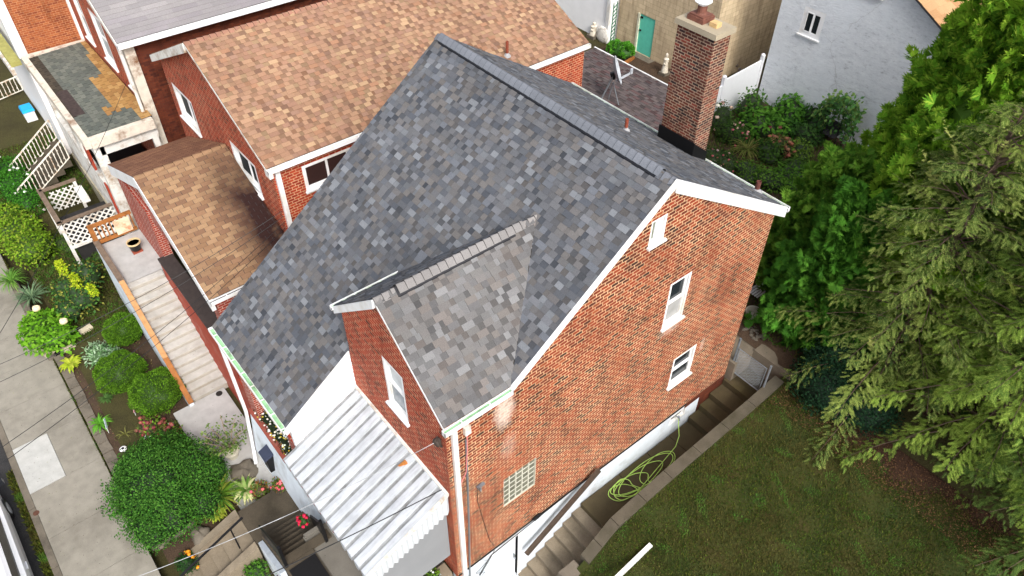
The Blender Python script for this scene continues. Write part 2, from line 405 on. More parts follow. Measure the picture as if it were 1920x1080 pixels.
def ridge_caps(name, parent, a, b, s1, s2, half, col, mat, expo=.195, lift=.0, seed=1, var=.06):
    """caps from a to b folded over a ridge; s1, s2 = unit vectors down each slope"""
    rnd = random.Random(seed); a = Vector(a); b = Vector(b); d = (b-a); L = d.length; d.normalize(); m = MB(); z = Vector((0, 0, 1)); s1 = Vector(s1); s2 = Vector(s2)
    k = 0; base = lin(col)
    while k*expo < L:
        t0 = k*expo; t1 = min(L, t0+expo*1.02); q = rnd.uniform(1-var, 1+var); c = tuple(x*q for x in base)
        h0, h1 = lift+.036, lift+.014      # exposed butt end is higher
        sec = []
        for t, h in ((t0, h0), (t1, h1)):
            o = a+d*t
            sec.append([o+s1*half+z*(h*.45), o+s1*half*.5+z*h*.9, o+s1*half*.18+z*(h+.0), o+z*(h+.012-.02), o+s2*half*.18+z*h, o+s2*half*.5+z*h*.9, o+s2*half+z*(h*.45)])
        for i in range(6): m.face([sec[0][i], sec[0][i+1], sec[1][i+1], sec[1][i]], c)
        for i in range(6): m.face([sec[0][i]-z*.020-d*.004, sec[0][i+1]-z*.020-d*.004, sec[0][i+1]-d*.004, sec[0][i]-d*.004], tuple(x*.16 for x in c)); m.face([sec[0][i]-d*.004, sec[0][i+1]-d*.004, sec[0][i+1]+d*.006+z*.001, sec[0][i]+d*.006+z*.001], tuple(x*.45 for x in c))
        k += 1
    return m.build(name, mat, parent, colours=True)
SH_DARK = plain('roof_edge_dark', (58, 58, 62), .9)
MAINC = [(120, 124, 132), (113, 115, 120), (104, 107, 113), (128, 130, 136), (120, 118, 119), (124, 121, 120), (116, 117, 121), (96, 100, 108), (142, 146, 152), (118, 117, 118), (110, 112, 118), (120, 121, 125)]
ORANC = [(172, 136, 110), (167, 130, 106), (177, 141, 114), (163, 126, 104), (186, 154, 122), (169, 128, 102), (162, 128, 109), (172, 137, 113), (166, 130, 107), (179, 146, 117), (160, 124, 104), (170, 134, 109)]
TANC = [(158, 126, 98), (166, 134, 104), (150, 117, 90), (172, 140, 108), (154, 120, 94), (140, 108, 86)]
# ================================================================ ground
HR, MS, MR = 9.187, .753, .625
GRASS_C = concrete
def soil(name, rgb, rgb2, rgb3=None, sc=1.2, bump=.6):
    t = NT(name, .95, .1); v = t.obj()
    c = t.ramp(t.noise(sc, 7, v, .7), [(.3, lin(rgb)), (.55, lin(rgb2)), (.75, lin(rgb3 or rgb))])
    c = t.mix(1, c, t.ramp(t.noise(35, 4, v, .8), [(.3, (.5, .5, .5)), (.7, (1.25, 1.25, 1.2))]), 'MULTIPLY')
    t.color(c); t.bump(t.noise(25, 5, v), bump, .04); MATS[name] = t.m; return t.m
M_SOIL = soil('garden_soil', (66, 54, 46), (84, 68, 56), (54, 44, 40))
M_LAWN = soil('lawn_grass', (50, 64, 32), (66, 68, 35), (70, 56, 38), .9)
M_YARD = soil('yard_soil', (60, 56, 38), (74, 70, 44), (60, 66, 36), .8)
M_MULCH = soil('brown_mulch', (62, 46, 38), (74, 54, 44), (48, 38, 34), 2)
M_ASPH = soil('asphalt', (54, 54, 56), (64, 63, 64), (46, 46, 48), 2, .2)
M_WALK = concrete('sidewalk_concrete', (146, 141, 130), (92, 86, 76), .7, .4)
M_WALKN = concrete('new_sidewalk_concrete', (180, 180, 176), (180, 176, 168), .3, .5, .12)
M_PATIO = concrete('patio_concrete', (178, 177, 175), (150, 146, 140), .5, .6, .12)
M_STEPL = concrete('pale_step_concrete', (190, 188, 182), (150, 142, 130), .6, .9, .15)
M_STEPD = concrete('dark_damp_concrete', (84, 76, 64), (48, 44, 34), .8, .9, .35)
M_STEPM = concrete('step_concrete', (136, 124, 106), (84, 76, 64), .7, .9, .35)
M_PATH = concrete('mossy_path_concrete', (82, 72, 52), (70, 66, 26), .8, .6, .35)
M_STONE = concrete('retaining_stone', (118, 110, 98), (60, 56, 50), .8, 1.4, .35)
def sheet(name, mat, x0, x1, y0, y1, zf, nx=30, ny=30, noise=0.0):
    m = MB(); g = [[Vector((x0+(x1-x0)*i/nx, y0+(y1-y0)*j/ny, 0)) for j in range(ny+1)] for i in range(nx+1)]
    for r in g:
        for p in r: p.z = zf(p.x, p.y)+noise*(math.sin(p.x*3.1+p.y*1.7)+math.sin(p.y*4.3-p.x*2.2))
    for i in range(nx):
        for j in range(ny): m.face([g[i][j], g[i+1][j], g[i+1][j+1], g[i][j+1]])
    return struct(m.build(name, mat, None, smooth=True))
def curbz(y):
    pts = [(-6, -2.6), (-3.3, -1.6), (-2.75, -1.25), (-1.72, -.45), (.3, -.15), (3.9, .1), (6, .35), (9, .8), (12, 1)]
    if y <= pts[0][0]: return pts[0][1]
    for (a, b), (c_, d) in zip(pts, pts[1:]):
        if y <= c_: return b+(d-b)*(y-a)/(c_-a)
    return pts[-1][1]
sheet('ground', M_YARD, -160, 160, -160, 160, lambda x, y: -3.4, 8, 8)
sheet('lawn', M_LAWN, 1.35, 60, -40, 12, lambda x, y: curbz(y)-.06, 60, 60, .012)
sheet('back_yard', M_YARD, -45, 60, 5.6, 60, lambda x, y: min(1.0, .3+.12*(y-5)) if y > 5 else .3, 50, 40, .015)
sheet('side_yard', M_YARD, -60, -8.2, -11.2, 6, lambda x, y: -2.45+.0*(y+8)+(.9 if x < -24 else 0), 40, 20, .01)
def bed(x, y): return -2.52+.05*(y+11.4)
sheet('garden_bed', M_SOIL, -16.6, -6.4, -11.5, -8.9, lambda x, y: bed(x, y)+.02*math.sin(x*5)*math.sin(y*6), 60, 24, .01)
sheet('street', M_ASPH, -160, 60, -60, -14.25, lambda x, y: -3.14, 10, 6)
# sidewalk slabs with joints
def walk(m):
    xs = [-40.2, -38.2, -36.2, -34.2, -32.2, -30.2, -28.2, -26.3, -24.4, -22.6, -20.9, -19.2, -17.4, -15.6, -13.75, -11.65, -9.7, -7.7, -5.8, -3.9, -2, 0, 2]
    for a, b in zip(xs, xs[1:]):
        if abs(a+13.75) < .01:
            m.box(a+.006, -12.95, -3.2, b-.006, -11.85, -3.0); continue
        if -6 < a < 2: m.box(a+.006, -14.02, -3.2, b-.006, -11.3, -3.0)
        else: m.box(a+.006, -14.02, -3.2, b-.006, -11.85, -3.0)
sw = MB(); walk(sw); sidewalk = struct(sw.build('sidewalk', M_WALK))
struct(one('sidewalk_patch', M_WALKN, None, lambda m: m.box(-13.74, -14.02, -3.2, -11.66, -12.96, -2.994)))
def kerb_(m):
    x = -40
    while x < 3: m.box(x+.008, -14.22, -3.3, x+2.4, -14.03, -3.0); x += 2.41
k = MB(); kerb_(k); struct(k.build('kerb', M_STONE))
struct(one('patio', M_PATIO, None, lambda m: (m.box(-11.25, -9.42, -2.5, -7.6, -7.66, -2.30), m.box(-7.6, -9.2, -2.5, -6.45, -7.66, -2.34))))
# path along the gable wall: flat stretch, three shallow steps at the back, steep steps at the front
PZ = -1.38
def path_(m):
    for a, b in ((-1.62, -.1), (-.09, 1.1), (1.11, 2.08), (2.09, 2.95)): m.box(.02, a, PZ-.6, 1.2, b-.012, PZ)
    for k, (a, b) in enumerate(((2.95, 3.4), (3.4, 3.82), (3.82, 4.4), (4.4, 6.5))): m.box(.02, a, PZ-.6, 1.2, b, PZ+.24*(k+1))
struct(one('side_path', M_PATH, None, path_))
t = thing('path_steps', 'steep worn grey concrete steps beside the white basement wall', 'steps', (.6, -3.9, -2.9))
for k in range(8):
    y1 = -1.62-.33*k; one('tread', M_STEPM, t, lambda m: (m.box(.0, y1-.33, -3.1, 1.15, y1-.03, PZ-.19*(k+1)), m.box(.0, y1-.03, -3.1, 1.15, y1, PZ-.19*(k+1)-.001)))
struct(one('lower_path', M_STEPM, None, lambda m: (m.box(-.9, -9, -3.3, 1.3, -4.26, -2.96),)))
# low wall between path and lawn
def curbwall(m, ys):
    for a, b in zip(ys, ys[1:]):
        za, zb = curbz(a)+.02, curbz(b)+.02
        m.hexa([(1.2, a+.01, -3.2), (1.55, a+.01, -3.2), (1.55, b-.01, -3.2), (1.2, b-.01, -3.2), (1.2, a+.01, za), (1.52, a+.01, za), (1.52, b-.01, zb), (1.2, b-.01, zb)])
t = thing('lawn_wall', 'low rough concrete wall between the side path and the lawn', 'wall', (1.35, 0, -1))
M_CURB = concrete('mossy_wall_concrete', (92, 86, 74), (58, 56, 38), .8, 1.2, .35)
one('wall_body', M_CURB, t, lambda m: curbwall(m, [-2.75, -2.3, -1.72, -.7, .3, 1.5, 2.7, 3.9, 5.2]))
t = thing('wall_block', 'loose pale stone block at the lower end of the low lawn wall', 'block', (1.35, -3.2, -1.6))
one('block_body', M_STONE, t, lambda m: m.hexa([(1.05, -3.5, -2.4), (1.6, -3.45, -2.4), (1.55, -2.85, -2.4), (1.1, -2.85, -2.4), (1.1, -3.45, -1.5), (1.55, -3.4, -1.5), (1.5, -2.9, -1.45), (1.12, -2.9, -1.45)]))

# ================================================================ main house
H = thing('brick_house', 'large brick house with new grey shingle roof and front cross gable', 'house', (-4, -1, 0))
FX, FY = frame('X', 0.0), frame('Y', -5.9)
HA = (-.54, -.06, 7.70, 8.38); HB = (.56, 1.32, 4.44, 5.96); HC = (1.42, 2.36, 1.46, 2.66); HG = (-4.44, -3.44, 1.46, 2.66)
wall('brick_wall', BR_MAIN, H, FX, [(-5.894, -.2), (4.43, -.2), (4.43, 6.30), (0, 9.07), (-4.2, 5.92), (-5.894, 5.92)], [HA, HB, HC, HG])
window(H, FX, HA[0], HA[1], HA[2], HA[3], 'double', .1, glass=plain('dim_glass', (112, 118, 104), .15, .2, 4), glass2=plain('white_blind_glass', (205, 210, 210), .3), fw=.05)
window(H, FX, HB[0], HB[1], HB[2], HB[3], 'sash', .1, glass=plain('grey_blind_glass', (158, 158, 156), .25, .1, 3), glass2=GLASS)
window(H, FX, HC[0], HC[1], HC[2], HC[3], 'sash', .1, glass=GLASS)
def gblock(m):
    bw, bh = (HG[1]-HG[0])/5, (HG[3]-HG[2])/6
    for i in range(5):
        for j in range(6):
            a, b = HG[0]+i*bw, HG[2]+j*bh; o, u, n = FX; z = Vector((0, 0, 1)); P = lambda x, y, c: o+u*x+z*y+n*c
            q = random.uniform(.8, 1.15); m.cur = tuple(x*q for x in lin((118, 118, 104)))
            g = .012; A = [(a+g, b+g), (a+bw-g, b+g), (a+bw-g, b+bh-g), (a+g, b+bh-g)]; i2 = .035
            B = [(a+i2, b+i2), (a+bw-i2, b+i2), (a+bw-i2, b+bh-i2), (a+i2, b+bh-i2)]
            m.face([P(x, y, -.03) for x, y in B])
            for k in range(4): m.face([P(*A[k], -.055), P(*A[(k+1) % 4], -.055), P(*B[(k+1) % 4], -.03), P(*B[k], -.03)])
gw = one('glass_block_window', attr_mat('glass_block', .18, .6), H, gblock, colours=True)
def gm(m):
    bw, bh = (HG[1]-HG[0])/5, (HG[3]-HG[2])/6
    m.fbox(FX, HG[0], HG[1], HG[2], HG[3], -.13, -.06)
    for i in range(6): m.fbox(FX, HG[0]+i*bw-.014, HG[0]+i*bw+.014, HG[2], HG[3], -.06, -.026 if 0 < i < 5 else -.002)
    for j in range(7): m.fbox(FX, HG[0]+.014, HG[1]-.014, HG[2]+j*bh-.009, HG[2]+j*bh+.009, -.06, -.03 if 0 < j < 6 else -.004)
one('mortar_grid', plain('pale_mortar', (188, 186, 172), .8), gw, gm)
# whitewashed basement wall and door
FXb = frame('X', -.012)
wall('basement_wall', STONEW, H, FXb, [(-5.88, -3.1), (2.9, -3.1), (4.42, -2.4), (4.42, -.205), (-5.88, -.205)], [(-4.78, -3.95, -2.75, -.42), (1.98, 2.72, -.84, -.42)])
one('whitewash_patch', BR_BROWN, H, lambda m: (m.fbox(FX, 3.3, 4.43, -1.2, -.2, -.2, 0), m.fbox(FX, 2.6, 3.3, -.45, -.2, -.2, 0)))
dr = one('basement_door', plain('white_door', (224, 228, 232), .4, .03), H, lambda m: (m.fbox(FXb, -4.74, -3.99, -2.72, -.46, -.1, -.05),
      m.fbox(FXb, -4.64, -4.42, -1.4, -.6, -.05, -.042), m.fbox(FXb, -4.3, -4.09, -1.4, -.6, -.05, -.042), m.fbox(FXb, -4.64, -4.42, -2.5, -1.6, -.05, -.042), m.fbox(FXb, -4.3, -4.09, -2.5, -1.6, -.05, -.042)))
one('door_knob', GALV, dr, lambda m: (m.lathe((.0, -4.06, -1.62), [(.0, -.03), (.035, 0), (.0, .03)], 10), m.box(-.06, -4.075, -1.44, .0, -4.045, -1.6)))
one('door_frame', WHITE, H, lambda m: (m.fbox(FXb, -4.86, -4.78, -2.75, -.36, -.1, .03), m.fbox(FXb, -3.95, -3.82, -2.75, -.36, -.1, .03), m.fbox(FXb, -4.78, -3.95, -.44, -.36, -.1, .03)))
one('door_step', STONEW, H, lambda m: m.box(-.0, -4.9, -3, .32, -3.75, -2.78))
bw = window(H, FXb, 1.98, 2.72, -.84, -.42, 'double', 0, fw=.05, name='basement_window')
one('drip_ledge', TRIM, H, lambda m: m.box(0, -5.9, -.235, .035, 2.6, -.205))
# other walls of the house
HWw = (-2.26, -1.46, 4.56, 6.12)
wall('wing_brick_wall', BR_DEEP, H, FY, [(-3.9, -.4), (-.006, -.4), (-.006, 5.95), (-2.15, 7.70), (-3.9, 6.2)], [HWw])
window(H, FY, *HWw, 'sash', .1, glass=GLASSL, glass2=plain('pale_blind_glass', (186, 192, 194), .3))
one('side_wall', BR_DEEP, H, lambda m: (m.box(-3.892, -5.88, 2.5, -3.7, -2.5, 6.05), m.box(-8.12, -7.55, -2.4, -7.98, 4.43, 3.3), m.box(-8.1, 4.2, -.2, -.25, 4.43, 6.2), m.box(-8.1, -5.9, -2.4, -3.9, -5.75, 4.4)), split=True)
def leftgable(m):
    a = [(-7.6, 3.2), (0, 9.0), (4.43, 6.25), (4.43, 3.0), (-7.6, 3.0)]
    m.face([(-8.1, y, z) for y, z in a]); m.face([(-7.95, y, z) for y, z in a][::-1])
one('left_gable_wall', BR_DEEP, H, leftgable)
one('siding_wall', plain('white_siding', (236, 237, 240), .4, .03), H, lambda m: [m.hexa([(-4.1, -7.72+.0, 2.45+.0), (-3.96, -7.72, 2.45), (-3.96, -5.9, 2.45), (-4.1, -5.9, 2.45), (-4.1, -7.72, 3.24), (-3.96, -7.72, 3.24), (-3.96, -5.9, 4.62), (-4.1, -5.9, 4.62)])]+
    [m.box(-3.96, -7.72+max(0, (2.55+.14*k-3.24)/.753), 2.5+.14*k, -3.945, -5.9, 2.515+.14*k) for k in range(15)])
one('porch_pier', BR_RED, H, lambda m: (m.box(-4.5, -7.72, -.3, -3.96, -7.2, 2.45), m.box(-8.15, -7.62, -2.3, -7.5, -7.1, 3.1)), split=True)
one('porch_wall', STONEW, H, lambda m: m.hexa([(-8.18, -7.98, -2.6), (-2.9, -7.98, -2.6), (-2.9, -7.5, -2.6), (-8.18, -7.5, -2.6), (-8.18, -7.68, -.42), (-2.9, -7.68, -.42), (-2.9, -7.5, -.42), (-8.18, -7.5, -.42)]))
one('porch_coping', plain('dull_red_coping', (142, 74, 62), .8, .12, 4, dirt=(160, 120, 110)), H, lambda m: m.box(-8.2, -7.72, -.42, -2.95, -7.5, -.35))
one('porch_floor', concrete('porch_floor_concrete', (120, 116, 108)), H, lambda m: (m.box(-8.1, -7.5, -.75, -3.6, -5.9, -.6), m.box(-3.6, -8.3, -.75, -.1, -5.9, -.6), m.box(-3.6, -8.35, -3, -3.5, -7.9, -.5), m.box(-3.6, -8.38, -3, 0, -8.24, -.62)))
# roofs
q = math.sqrt(1+MS*MS); EY, EZ = -7.8, HR-MS*7.8
def fv(y): return (y-EY)*q
X0 = -8.22
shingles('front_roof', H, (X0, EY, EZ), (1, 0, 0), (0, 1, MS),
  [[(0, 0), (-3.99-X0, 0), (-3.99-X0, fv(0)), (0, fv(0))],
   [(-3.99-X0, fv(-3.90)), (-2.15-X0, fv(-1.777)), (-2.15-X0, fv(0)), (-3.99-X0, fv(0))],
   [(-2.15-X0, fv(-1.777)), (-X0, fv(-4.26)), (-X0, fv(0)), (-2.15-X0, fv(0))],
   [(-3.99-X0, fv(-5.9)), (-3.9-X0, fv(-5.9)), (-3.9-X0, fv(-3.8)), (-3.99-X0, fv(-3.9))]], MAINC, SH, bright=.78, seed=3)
RY, RZ = 4.875, HR-MR*4.875; qr = math.sqrt(1+MR*MR)
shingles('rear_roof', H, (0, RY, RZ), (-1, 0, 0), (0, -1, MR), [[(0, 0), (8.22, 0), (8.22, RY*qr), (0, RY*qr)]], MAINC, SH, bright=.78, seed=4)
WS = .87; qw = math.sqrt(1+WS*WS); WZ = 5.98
WINGC_LIT = [(122, 120, 120), (114, 113, 113), (118, 116, 115), (126, 125, 126), (121, 116, 113), (124, 118, 115), (136, 136, 137), (106, 105, 106), (119, 116, 115)]  # paler than the main roof: light on this right slope put into the colours
shingles('wing_roof', H, (.0, -5.92, WZ), (0, 1, 0), (-1, 0, WS), [[(0, 0), (1.66, 0), (4.143, 2.15*qw), (0, 2.15*qw)]], WINGC_LIT, SH, bright=.9, seed=5)
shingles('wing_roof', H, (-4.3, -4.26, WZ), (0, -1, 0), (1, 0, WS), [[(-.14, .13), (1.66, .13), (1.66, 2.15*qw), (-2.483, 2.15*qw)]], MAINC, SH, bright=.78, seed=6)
def vent(m):
    m.cur = lin((30, 32, 38))
    for sgn, sl in ((-1, MS), (1, MR)):
        m.hexa([(-8.02, 0, HR-.02), (-8.02, sgn*.17, HR-sl*.17-.0), (-.42, sgn*.17, HR-sl*.17), (-.42, 0, HR-.02), (-8.02, 0, HR+.035), (-8.02, sgn*.17, HR-sl*.17+.045), (-.42, sgn*.17, HR-sl*.17+.045), (-.42, 0, HR+.035)])
rv = one('ridge_vent', ATTR, H, vent, colours=True)
nf = lambda a: Vector(a).normalized()
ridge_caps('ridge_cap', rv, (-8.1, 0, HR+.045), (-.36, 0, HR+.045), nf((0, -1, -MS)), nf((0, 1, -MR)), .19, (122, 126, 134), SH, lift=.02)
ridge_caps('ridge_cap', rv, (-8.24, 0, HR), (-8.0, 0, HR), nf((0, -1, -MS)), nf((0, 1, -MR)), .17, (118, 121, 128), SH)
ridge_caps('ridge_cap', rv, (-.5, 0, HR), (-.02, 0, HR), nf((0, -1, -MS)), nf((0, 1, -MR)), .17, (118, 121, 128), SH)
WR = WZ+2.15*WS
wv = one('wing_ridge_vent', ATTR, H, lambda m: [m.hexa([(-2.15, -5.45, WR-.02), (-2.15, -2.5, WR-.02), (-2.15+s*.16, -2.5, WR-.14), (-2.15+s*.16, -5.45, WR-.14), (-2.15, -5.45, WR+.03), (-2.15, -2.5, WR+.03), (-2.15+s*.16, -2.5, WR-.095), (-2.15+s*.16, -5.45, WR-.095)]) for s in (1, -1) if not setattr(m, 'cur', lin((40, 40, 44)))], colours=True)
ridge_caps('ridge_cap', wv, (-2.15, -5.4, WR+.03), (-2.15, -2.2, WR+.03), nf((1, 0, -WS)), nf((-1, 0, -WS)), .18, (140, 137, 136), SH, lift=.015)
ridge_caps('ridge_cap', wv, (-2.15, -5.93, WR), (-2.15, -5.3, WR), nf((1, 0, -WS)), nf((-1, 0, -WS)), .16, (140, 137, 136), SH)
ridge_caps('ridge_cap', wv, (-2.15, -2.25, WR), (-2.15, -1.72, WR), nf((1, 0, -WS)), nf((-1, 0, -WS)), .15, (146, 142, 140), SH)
one('valley_line', TRIM, H, lambda m: m.bar((-2.13, -1.80, WR-.012), (0, -4.26, WZ+.012), .02, .012))
# rake boards / fascia
def rakes(m):
    def rk(a, b, hgt=.2, x0=0.0, x1=.05):
        (ya, za), (yb, zb) = a, b
        m.hexa([(x0, ya, za-hgt), (x1, ya, za-hgt), (x1, yb, zb-hgt), (x0, yb, zb-hgt), (x0, ya, za+.03), (x1, ya, za+.03), (x1, yb, zb+.03), (x0, yb, zb+.03)])
    rk((-4.26, WZ-.02), (0, HR-.0), .16, .003, .05); rk((0.0, HR), (4.9, HR-MR*4.9), .30, .003, .05)
    m.hexa([(-4.2, -5.96, WZ-.14), (-2.15, -5.96, WR-.25), (-2.15, -5.9, WR-.25), (-4.2, -5.9, WZ-.14), (-4.2, -5.96, WZ+.08), (-2.15, -5.96, WR-.005), (-2.15, -5.9, WR-.005), (-4.2, -5.9, WZ+.08)])
    m.hexa([(-2.15, -5.93, WR-.09), (.0, -5.93, WZ-.09), (.0, -5.9, WZ-.09), (-2.15, -5.9, WR-.09), (-2.15, -5.93, WR-.01), (0, -5.93, WZ-.01), (.0, -5.9, WZ-.01), (-2.15, -5.9, WR-.01)])
    m.hexa([(-4.0, -7.85, EZ-.22), (-3.95, -7.85, EZ-.22), (-3.95, -5.9, 4.53), (-4.0, -5.9, 4.53), (-3.99, -7.85, EZ-.0), (-3.955, -7.85, EZ-.0), (-3.955, -5.9, 4.73), (-3.99, -5.9, 4.73)])
one('rake_board', WHITE, H, rakes, split=True)
def gutter(name, parent, a, b, out, wd=.13, dp=.11, hang=.8, col=GREENG):
    a = Vector(a); b = Vector(b); out = Vector(out).normalized(); d = (b-a).normalized(); z = Vector((0, 0, 1)); L = (b-a).length; m = MB()
    def slabx(o0, o1, z0, z1, s0=0, s1=L):
        P = lambda s, o, h: a+d*s+out*o+z*h
        pts = [P(s0, o0, z0), P(s1, o0, z0), P(s1, o1, z0), P(s0, o1, z0), P(s0, o0, z1), P(s1, o0, z1), P(s1, o1, z1), P(s0, o1, z1)]
        m.hexa(pts)
    slabx(wd-.022, wd, -dp, .0); slabx(0, wd, -dp-.012, -dp); slabx(0, .012, -dp, -.005); slabx(0, wd, -dp, 0, 0, .015); slabx(0, wd, -dp, 0, L-.015, L)
    g = m.build(name, WHITE, parent); m2 = MB()
    P = lambda s, o, h: a+d*s+out*o+z*h
    m2.hexa([P(.015, .012, -dp), P(L-.015, .012, -dp), P(L-.015, wd-.024, -dp), P(.015, wd-.024, -dp), P(.015, .012, -dp+.055), P(L-.015, .012, -dp+.055), P(L-.015, wd-.024, -dp+.055), P(.015, wd-.024, -dp+.055)])
    m2.build('gutter_lining', col, g)
    s = hang*.6
    while s < L: m3 = MB(); m3.hexa([P(s, 0, -.02), P(s+.03, 0, -.02), P(s+.03, wd-.02, -.02), P(s, wd-.02, -.02), P(s, 0, -.008), P(s+.03, 0, -.008), P(s+.03, wd-.02, -.008), P(s, wd-.02, -.008)]); s += hang; m3.build('gutter_hanger', WHITE, g)
    return g
gutter('front_gutter', H, (X0-.02, EY-.0, EZ-.01), (-3.95, EY, EZ-.01), (0, -1, 0), hang=.55)
gutter('wing_gutter', H, (.005, -5.98, WZ-.01), (.005, -4.27, WZ-.01), (1, 0, 0), wd=.12, hang=.7)
gutter('wing_gutter', H, (-4.2, -4.15, WZ+.077), (-4.2, -6.0, WZ+.077), (-1, 0, 0), wd=.09, dp=.09, hang=.75)
gutter('rear_gutter', H, (.08, RY, RZ-.01), (-8.22, RY, RZ-.01), (0, 1, 0), wd=.12, hang=1.6)
def dsp(m, x, y, z0, z1, w_=.085): m.box(x, y, z0, x+.07, y+w_, z1)
def f_(m):
    m.box(.005, -5.78, -2.9, .085, -5.67, WZ-.13)
    for a in (-5.764, -5.735, -5.706): m.box(.085, a, -2.9, .091, a+.012, WZ-.13)
one('downspout', WHITE, H, f_)
one('downspout', WHITE, H, lambda m: (m.bar((-8.13, -7.80, EZ-.1), (-8.13, -7.80, -.3), .09, .07), m.bar((-8.13, -7.80, -.3), (-8.13, -8.02, -2.2), .09, .07), m.bar((-8.13, -8.0, -2.15), (-7.7, -8.15, -2.25), .1, .08)))
def cond(m):
    m.tube([(.03, -5.44, 5.2), (.03, -5.46, 4), (.035, -5.5, 2), (.03, -5.56, -.2), (.03, -5.6, -2)], .022, 8)
one('conduit', GALV, H, cond)
one('junction_box', WHITE_D, H, lambda m: m.box(.005, -5.48, 5.42, .09, -5.34, 5.66))
one('cable', plain('pink_cable', (214, 130, 130), .6), H, lambda m: m.tube([(.05, -5.42, 5.42), (.06, -5.44, 4.9), (.05, -5.47, 4.5), (.05, -5.5, 4.1), (.05, -5.72, 3.7)], .012, 5))
def thin(m):
    m.tube([(.02, -5.2, 3.15), (.02, -5.22, 2.6), (.02, -5.05, 1.4), (.02, -4.9, .4), (.02, -4.72, -.2), (.03, -4.95, -.6), (.03, -5.3, -1.1)], .008, 4)
    m.tube([(.02, 2.4, -.22), (.03, -.5, -.2), (.05, -1.6, -.12), (.06, -2.6, -.16), (.05, -4.0, -.28), (.05, -4.9, -.35), (.06, -5.3, -.9)], .014, 5)
    m.tube([(.02, -5.2, -.25), (.05, -5.0, -.5), (.05, -5.4, -.7), (.05, -5.1, -1.0), (.05, -5.6, -1.3)], .007, 4)
    m.blob((.05, -3.35, -.16), .05, .16, .08, .4)
one('wall_cable', BLACK, H, thin)
one('wall_bracket', GALV, H, lambda m: (m.box(.0, -5.22, 3.14, .06, -5.02, 3.2), m.box(.05, -5.2, 3.1, .12, -5.16, 3.24)))
one('service_head', plain('dark_insulator', (60, 50, 44), .6), H, lambda m: (m.blob((-.12, -6.02, 5.5), .1, .09, .12, .2), m.tube([(-.1, -5.95, 5.3), (-.1, -6.05, 5.62)], .03, 6)))
# vent pipes
def pipe(parent, base, h, r, col=(132, 66, 48), boot=True, top=(60, 36, 30)):
    M = plain('rusty_pipe_%d' % col[0], col, .8, .2, 12)
    b = Vector(base); o = one('vent_pipe', M, parent, lambda m: (m.lathe(b, [(r, -.05), (r, h), (r*.82, h), (r*.8, h-.03)], 12)))
    if boot: one('pipe_boot', plain('pipe_boot_grey', (150, 150, 152), .6), o, lambda m: m.lathe(b, [(r*2.6, -.03), (r*2.2, .02), (r*1.15, .08), (r*1.05, .1)], 12))
    return o
pipe(H, (-3.36, 2.19, HR-MR*2.19), .34, .045)
pipe(H, (-.80, 4.66, HR-MR*4.66), .32, .065, (96, 56, 50))
# chimney
ch = one('chimney', BR_CHIM, H, lambda m: m.box(-3.87, 4.23, 5.6, -2.71, 4.85, 9.86))
def flash(m):
    zr = HR-MR*4.23
    m.hexa([(-3.92, 4.19, zr-.02), (-2.66, 4.19, zr-.02), (-2.66, 4.23, zr-.02), (-3.92, 4.23, zr-.02), (-3.92, 4.2, zr+.42), (-2.66, 4.2, zr+.42), (-2.66, 4.23, zr+.42), (-3.92, 4.23, zr+.42)])
    for x0, x1 in ((-2.71, -2.67), (-3.91, -3.87)):
        m.hexa([(x0, 4.2, zr-.02), (x1, 4.2, zr-.02), (x1, 4.87, zr-.44), (x0, 4.87, zr-.44), (x0, 4.2, zr+.42), (x1, 4.2, zr+.42), (x1, 4.87, zr-.1), (x0, 4.87, zr-.1)])
one('chimney_flashing', plain('black_flashing', (9, 9, 12), .6, .1), ch, flash)
M_CAP = concrete('chimney_cap_concrete', (172, 160, 138), (120, 112, 98), .6, 1.5, .3)
one('chimney_cap', M_CAP, ch, lambda m: m.hexa([(-3.94, 4.16, 9.86), (-2.63, 4.16, 9.86), (-2.63, 4.93, 9.86), (-3.94, 4.93, 9.86), (-3.93, 4.17, 10.0), (-2.64, 4.17, 10.0), (-2.64, 4.92, 10.0), (-3.93, 4.92, 10.0)]))
M_FL = plain('flue_brown', (112, 72, 60), .7, .25, 10)
fl = one('flue', M_FL, ch, lambda m: (m.box(-3.72, 4.34, 9.99, -3.22, 4.78, 10.12), m.box(-3.69, 4.37, 10.12, -3.25, 4.75, 10.16), m.lathe((-3.47, 4.56, 10.16), [(.14, 0), (.12, .04), (.12, .24)], 14)))
one('flue_cap', plain('galv_white', (232, 234, 236), .3, .04), fl, lambda m: (m.lathe((-3.47, 4.56, 10.38), [(.13, 0), (.15, .04), (.21, .07), (.215, .09), (.11, .12), (.0, .13)], 22)))
one('clay_flue', plain('clay_buff', (196, 164, 116), .8, .2, 12), ch, lambda m: m.box(-3.10, 4.44, 9.99, -2.88, 4.64, 10.11))
